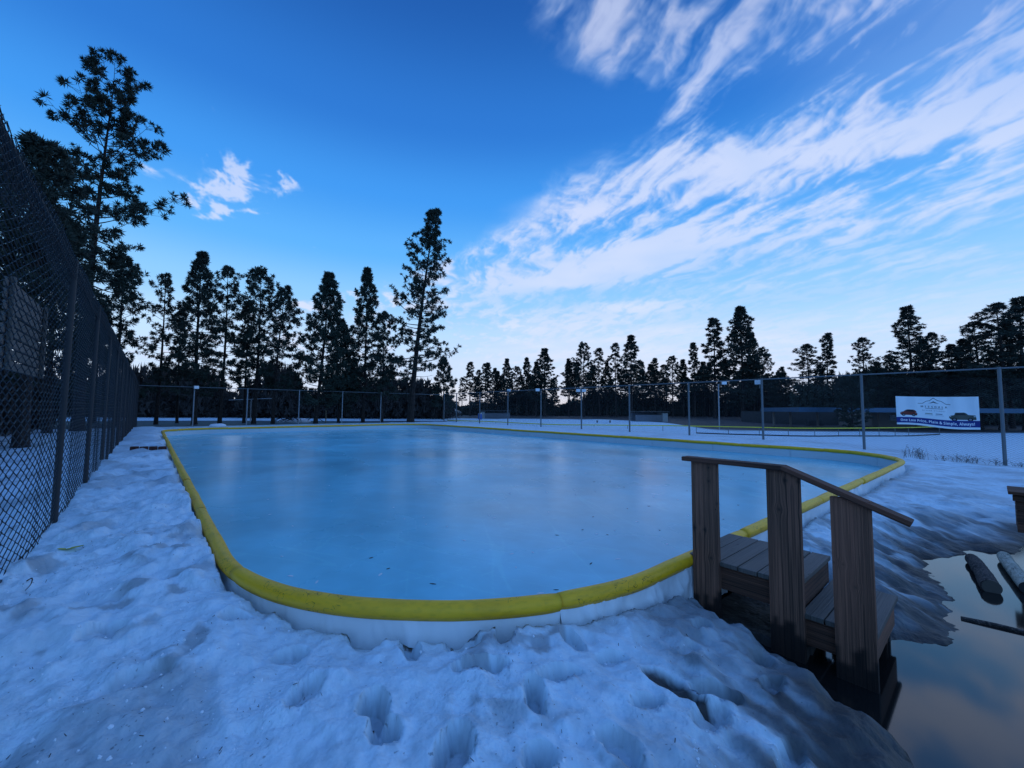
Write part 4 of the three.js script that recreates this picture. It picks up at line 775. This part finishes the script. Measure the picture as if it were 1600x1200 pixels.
// crumbs of icy snow and pine litter lying on the near snow
{
  const r = rng(66), scatter = (name, label, cat, g, mat, n, size, sink) => {
    const m = new THREE.InstancedMesh(g, mat, n), mt = new THREE.Matrix4(), q = new THREE.Quaternion(), e = new THREE.Euler(); let k = 0;
    while (k < n) {
      const x = -4.2 + r() * 7, z = -1.5 - r() * r() * 6; if (polyDist(outline, x, z) < .16 || polyDist(shore, x, z) < .75) continue;
      if (fbm(x * 2.2 + 9, z * 2.2, 3) < .12 - r() * .4) continue;
      const s = size * (.35 + r() * r() * 1.3); e.set(r() * 6, r() * 6, r() * 6); q.setFromEuler(e);
      mt.compose(new THREE.Vector3(x, ground(x, z) + s * sink, z), q, new THREE.Vector3(s, s * .8, s)); m.setMatrixAt(k++, mt);
    }
    m.name = name; m.userData.kind = 'stuff'; shadows(m); scene.add(m); tag(m, label, cat);
  };
  const g = new THREE.IcosahedronGeometry(1, 1), p = g.attributes.position; for (let i = 0; i < p.count; i++) { const k = 1 + .35 * fbm(p.getX(i) * 2 + 4, p.getY(i) * 2 + p.getZ(i) * 1.3, 2); p.setXYZ(i, p.getX(i) * k, p.getY(i) * k, p.getZ(i) * k); } g.computeVertexNormals();
  scatter('snow_crumbs', 'loose crumbs of icy snow strewn over the trodden snow in front of the rink', 'snow crumbs', g, std({ color: lin(.76, .83, .90), roughness: .6 }), 520, .0085, .2);
  scatter('pine_litter', 'dark pine needles and bits of bark scattered over the near snow', 'litter', new THREE.BoxGeometry(2.2, .16, .22), M.barkDark, 620, .010, .15);
}
// dry weeds along the right fence
{
  const weed = (seed, h, n) => { const r = rng(seed), l = []; for (let i = 0; i < n; i++) { const a = r() * 6.28, q = r() * .3, hh = h * (.5 + r() * .6), dx = (r() - .5) * .35, dz = (r() - .5) * .35, x = Math.cos(a) * q, z = Math.sin(a) * q; l.push(tube([[x, -.05, z], [x + dx * .4, hh * .6, z + dz * .4], [x + dx, hh, z + dz]], t => .006 - .004 * t, 3, 4)); for (let k = 0; k < 5; k++) { const s = .35 + r() * .6, b = [x + dx * s, hh * s, z + dz * s]; l.push(tube([b, [b[0] + (r() - .5) * .16, b[1] + r() * .1, b[2] + (r() - .5) * .16]], .003, 3, 2)); const q = new THREE.IcosahedronGeometry(.012 + r() * .012, 0).toNonIndexed(); q.deleteAttribute('uv'); q.deleteAttribute('normal'); } } return mergeGeometries(l); };
  const A = weed(5, .55, 16), B = weed(9, .32, 12);
  const list = [[1418, 16.4, A, 1, 'tallest cluster of dry weeds, in front of the fence left below the banner'], [1436, 16.0, A, .85, 'second dry weed cluster, below the left half of the banner'], [1470, 15.0, B, .8, 'low dry weed tuft below the middle of the banner'], [1503, 14.4, B, 1.1, 'dry weed tuft below the right half of the banner'], [1521, 14.0, B, .9, 'small dry weed tuft left of the rightmost tall post'], [1549, 13.8, B, .8, 'dry weed tuft beside the rightmost tall post'], [1590, 13.6, B, .7, 'dry weed tuft at the right picture edge under the fence']];
  let f = {};
  for (const [px, d, g, s, label] of list) { const x = atX(px, d), z = -d; let m; if (!f[g.uuid]) { m = f[g.uuid] = solo('dry_weed', g, M.brush, label, 'weed', 'dry weeds along the right fence'); } else m = dup(f[g.uuid], label); m.position.set(x, ground(x, z), z); m.rotation.y = px; m.scale.setScalar(s); }
}
// ---------------------------------------------------------------- lamps, poles and buildings in the distance
function flood(px, py, d, label, n = 1, faceTo = [5, -18]) {
  const x = atX(px, d), y = riseTo(px, py, d), z = -d, t = thing('floodlight', label, 'floodlight', [x, y, z], Math.atan2(faceTo[0] - x, faceTo[1] - z), 'unlit floodlights round the rink');
  for (let i = 0; i < n; i++) {
    const ox = (i - (n - 1) / 2) * .5;
    part('housing', boxG(.38, .27, .16, ox, 0, 0, .03), M.metalPale, t); part('glass', boxG(.35, .24, .012, ox, 0, .085, .004), M.lampGlass, t);
    part('bracket', tube([[ox, -.02, -.08], [ox, -.2, -.12], [ox * .4, -.34, -.1]], .02, 6, 6), M.metal, t);
  }
  return t;
}
flood(306, 605, 34.4, 'white floodlight on the far fence post in front of the tall dense conical pine');
flood(795, 610, 41.2, 'small floodlight on the right fence post nearest the far rink corner');
flood(840, 609, 37.3, 'small floodlight on the second post left of the double floodlights');
flood(908, 610, 36.5, 'pair of white floodlights side by side on one fence post', 2);
flood(1186, 597, 23.8, 'floodlight at the top of the fence post left of the pavilion');
{
  const d = 46, x = atX(1123, d), t = thing('light_pole', 'slender light pole with one white lamp beyond the right fence', 'light pole', [x, ground(x, -d), -d]);
  const y = riseTo(1123, 600, d) - ground(x, -d); part('pole', bar([0, -.3, 0], [0, y, 0], .07, 8), M.metalPale, t); part('arm', bar([0, y - .05, 0], [.5, y + .08, .1], .03, 6), M.metal, t);
  part('lamp_housing', boxG(.56, .36, .2, .58, y + .12, .1, .04), M.metalPale, t, null, [0, 0, 0]); part('lamp_glass', boxG(.52, .33, .015, .58, y + .12, .21, .004), M.lampGlass, t);
}
{
  const d = 46, x = atX(393, d), y0 = ground(x, -d), t = thing('t_shaped_pole', 'thin grey T-shaped metal pole with long crossbar among the left pines', 'pole', [x, y0, -d]);
  const h = riseTo(393, 624, d) - y0, pm = std({ color: lin(.5, .5, .5), roughness: .6 }); part('pole', bar([0, -.3, 0], [0, h, 0], .05, 8), pm, t); part('crossbar', bar([-2.5, h - .09, 0], [2.25, h + .12, 0], .045, 8), pm, t);
}
for (const [px, d, top, label] of [[493, 43.5, 634, 'thin tan stake standing left of the broad dense pine trunk'], [510.5, 44, 641, 'thin tan stake standing right of the broad dense pine trunk']]) {
  const x = atX(px, d), z = -d, y = ground(x, z), m = solo('wooden_stake', lumber(riseTo(px, top, d) - y + .2, .09, .05, 'y'), std({ color: lin(.32, .24, .15), roughness: .9 }), label, 'stake', 'stakes by the left pines'); m.position.set(x, (riseTo(px, top, d) + y - .2) / 2, z);
}
{
  const x = atX(462, 45), z = -45, g = new THREE.SphereGeometry(1, 40, 20), p = g.attributes.position;
  for (let i = 0; i < p.count; i++) { const k = 1 + .16 * fbm(p.getX(i) * 2 + 5, p.getZ(i) * 2 + p.getY(i), 3); p.setXYZ(i, p.getX(i) * 1.7 * k, p.getY(i) * .5 * k, p.getZ(i) * 1.1 * k); } g.computeVertexNormals();
  const m = solo('snow_mound', g, std({ color: lin(.8, .82, .86), roughness: .7, bumpMap: snowBump, bumpScale: .02 }), 'rounded snow mound with dark branches, left of the broad dense pine', 'snow mound'); m.position.set(x, baseGround(x, z), z);
  const r = rng(8), l = []; for (let i = 0; i < 9; i++) { const a = x - 2.2 + r() * 4.2, b = z + 1.0 + r() * .4; l.push(tube([[a, .2 + r() * .2, b], [a + .5 + r(), .55 + r() * .4, b - .1], [a + 1.2 + r(), .2 + r() * .3, b + .1]], .035, 4, 6)); }
  const o = solo('fallen_branches', mergeGeometries(l), M.barkDark, 'dark fallen branches lying over the snow mound', 'branches'); o.userData.kind = 'stuff';
  const x2 = -21.0, z2 = -29.4, g2 = new THREE.SphereGeometry(.3, 24, 12), p2 = g2.attributes.position; for (let i = 0; i < p2.count; i++) p2.setXYZ(i, p2.getX(i) * 1.7, p2.getY(i) * .5 * (1 + .3 * fbm(p2.getX(i) * 6, p2.getZ(i) * 6, 2)), p2.getZ(i)); g2.computeVertexNormals();
  const cl = solo('snow_clump', g2, std({ color: lin(.82, .84, .88), roughness: .7 }), 'small clump of snow behind the yellow bumper at the far left', 'snow clump'); cl.position.set(x2, .42, z2); cl.rotation.y = .7;
}
{
  // long low building: open pavilion on the left, walled on the right, under one blue metal roof
  const d = 58, x0 = atX(1194, d), x1 = atX(1512, d), xw = atX(1364, d), gy = -.62, t = thing('pavilion', 'long low pavilion with blue metal roof, open on posts at left, tan walls at right', 'pavilion', [0, gy, -d]);
  const eave = 2.3, blue = std({ color: lin(.045, .12, .21), roughness: .45, metalness: .2 }), tan = std({ color: lin(.26, .21, .18), roughness: .85 }), dark = std({ color: lin(.05, .045, .045), roughness: .9 });
  part('roof', (() => { const s = new THREE.Shape(); s.moveTo(.9, eave - .12); s.lineTo(.9, eave + .25); s.lineTo(.7, eave + .42); s.lineTo(-7, eave + .45); s.lineTo(-7, eave - .12); const g = new THREE.ExtrudeGeometry(s, { depth: x1 - x0, bevelEnabled: false }); g.rotateY(Math.PI / 2); g.translate(x0, 0, 0); return g; })(), blue, t);
  for (let x = x0 + .25; x < x1 - .2; x += .5) part('roof_seam', boxG(.05, .07, .03, x, eave + .06, .92, .004), blue, t);
  for (const px of [1206, 1232, 1274, 1321, 1369]) part('post', boxG(.2, eave, .2, atX(px, d), eave / 2, .3, .01), tan, t);
  part('wall', boxG(x1 - xw, eave - .12, 6, (x1 + xw) / 2, (eave - .12) / 2, -3.3, .01), tan, t);
  part('back_wall', boxG(xw - x0 - .3, eave - .12, .2, (x0 + xw) / 2, (eave - .12) / 2, -6.2, .01), dark, t);
  const dg = part('door', boxG(1.0, 2.0, .08, atX(1436, d), 1.0, -.27, .01), dark, t); part('handle', boxG(.06, .16, .05, atX(1440, d), 1.0, -.21, .01), M.metalPale, dg);
  for (const px of [1398, 1484]) { const w = part('window', boxG(1.2, .7, .06, atX(px, d), 1.45, -.28, .01), M.glass, t); part('frame', boxG(1.32, .08, .08, atX(px, d), 1.06, -.27, .01), M.metalPale, w); }
  part('table', boxG(1.8, .07, .8, atX(1250, d), .75, -2, .01), dark, t); part('counter', boxG(2.2, .95, .7, atX(1300, d), .475, -3.5, .02), dark, t);
}
function dugout(px0, px1, d, top, label, side) {
  const x0 = atX(px0, d), x1 = atX(px1, d), y = baseGround((x0 + x1) / 2, -d), h = riseTo(px0, top, d) - y, w = x1 - x0, t = thing('dugout', label, 'dugout', [(x0 + x1) / 2, y, -d], 0, 'dugouts by the field');
  const wall = std({ color: lin(.16, .16, .18), roughness: .9 }), pale = std({ color: lin(.34, .34, .34), roughness: .85 }), e = .7;
  part('back_wall', boxG(w, h - .15, .15, 0, (h - .15) / 2 - .1, -1.2, .01), wall, t);
  part('front_wall', boxG(w - e, h * .72, .15, -side * e / 2, h * .36 - .1, .8, .01), wall, t);
  part('end_wall', boxG(e, h - .15, 2.1, side * (w / 2 - e / 2), (h - .15) / 2 - .1, -.1, .01), pale, t);
  part('roof', boxG(w + .4, .15, 2.6, 0, h - .08, -.1, .02), M.black, t);
  part('bench', boxG(w - e - .5, .06, .4, -side * e / 2, .45, -.6, .01), wall, t);
}
dugout(752, 797, 68, 640.5, 'long dark-roofed dugout with pale left end, far behind the right fence', -1);
dugout(990, 1039, 56, 642, 'grey dugout with pale right end, beyond the yellow-capped low fence', 1);
{
  const d = 50, x = atX(943, d), y = ground(x, -d), t = thing('low_bench', 'low pale bench lying in the snow left of the grey dugout', 'bench', [x, y, -d], .1);
  part('seat', boxG(2.1, .07, .5, 0, .32, 0, .01), M.white, t); for (const k of [-.8, .8]) part('leg', boxG(.08, .4, .42, k, .1, 0, .01), M.metal, t);
}
{
  const d = 62, x = atX(750.5, d), y = baseGround(x, -d), t = thing('blue_barrel', 'small blue barrel with white lid in front of the dark-roofed dugout', 'barrel', [x, y, -d]);
  part('body', new THREE.LatheGeometry([[0, 0], [.27, 0], [.3, .08], [.3, .28], [.32, .3], [.3, .33], [.3, .58], [.32, .6], [.3, .63], [.28, .82], [0, .82]].map(p => new THREE.Vector2(...p)), 20), std({ color: lin(.03, .12, .42), roughness: .5 }), t); part('lid', new THREE.CylinderGeometry(.29, .29, .06, 20), M.white, t, [0, .85, 0]);
}
// parked vehicles far off
const bodyPts = [[-2.15, .45], [-2.2, .75], [-2.05, .95], [-1.35, 1.02], [-.75, 1.42], [.75, 1.45], [1.45, 1.05], [2.1, .98], [2.2, .7], [2.15, .4]];
function car(px, d, turn, label, paint, roofSnow, s = 1) {
  const x = atX(px, d), y = baseGround(x, -d), t = thing('parked_car', label, 'car', [x, y, -d], turn, 'vehicles parked beyond the far fence');
  const sh = new THREE.Shape(); bodyPts.forEach(([a, b], i) => i ? sh.lineTo(a, b) : sh.moveTo(a, b));
  const g = new THREE.ExtrudeGeometry(sh, { depth: 1.6, bevelEnabled: true, bevelSize: .06, bevelThickness: .08, bevelSegments: 2 }); g.translate(0, 0, -.8); part('body', g, paint, t);
  const ws = new THREE.Shape(); [[-1.15, 1.03], [-.7, 1.37], [.7, 1.39], [1.2, 1.05]].forEach(([a, b], i) => i ? ws.lineTo(a, b) : ws.moveTo(a, b));
  for (const k of [-.895, .875]) { const w = new THREE.ExtrudeGeometry(ws, { depth: .02, bevelEnabled: false }); w.translate(0, 0, k); part('window', w, M.glass, t); }
  for (const wx of [-1.35, 1.35]) for (const wz of [-.8, .8]) { const w = part('wheel', new THREE.CylinderGeometry(.34, .34, .22, 20).rotateX(Math.PI / 2), M.black, t, [wx, .34, wz]); part('rim', new THREE.CylinderGeometry(.2, .2, .24, 16).rotateX(Math.PI / 2), M.metalPale, w); }
  for (const wz of [-.6, .6]) part('headlight', boxG(.06, .12, .3, 2.24, .8, wz, .02), M.lampGlass, t);
  if (roofSnow) part('roof_snow', boxG(1.5, .1, 1.4, 0, 1.53, 0, .04), M.white, t);
  t.scale.setScalar(s); return t;
}
car(681, 82, .15, 'pale silver parked car right of the leaning pine trunk', std({ color: lin(.42, .44, .47), roughness: .35, metalness: .2 }), true);
car(704, 90, -.3, 'grey parked car behind the silver one, toward the dugout', std({ color: lin(.16, .17, .19), roughness: .35 }), true);
car(615, 70, .4, 'dark parked car with snow on its roof, left of the leaning pine trunk', std({ color: lin(.03, .03, .035), roughness: .35 }), true, 1.25);

renderer.render(scene, camera);
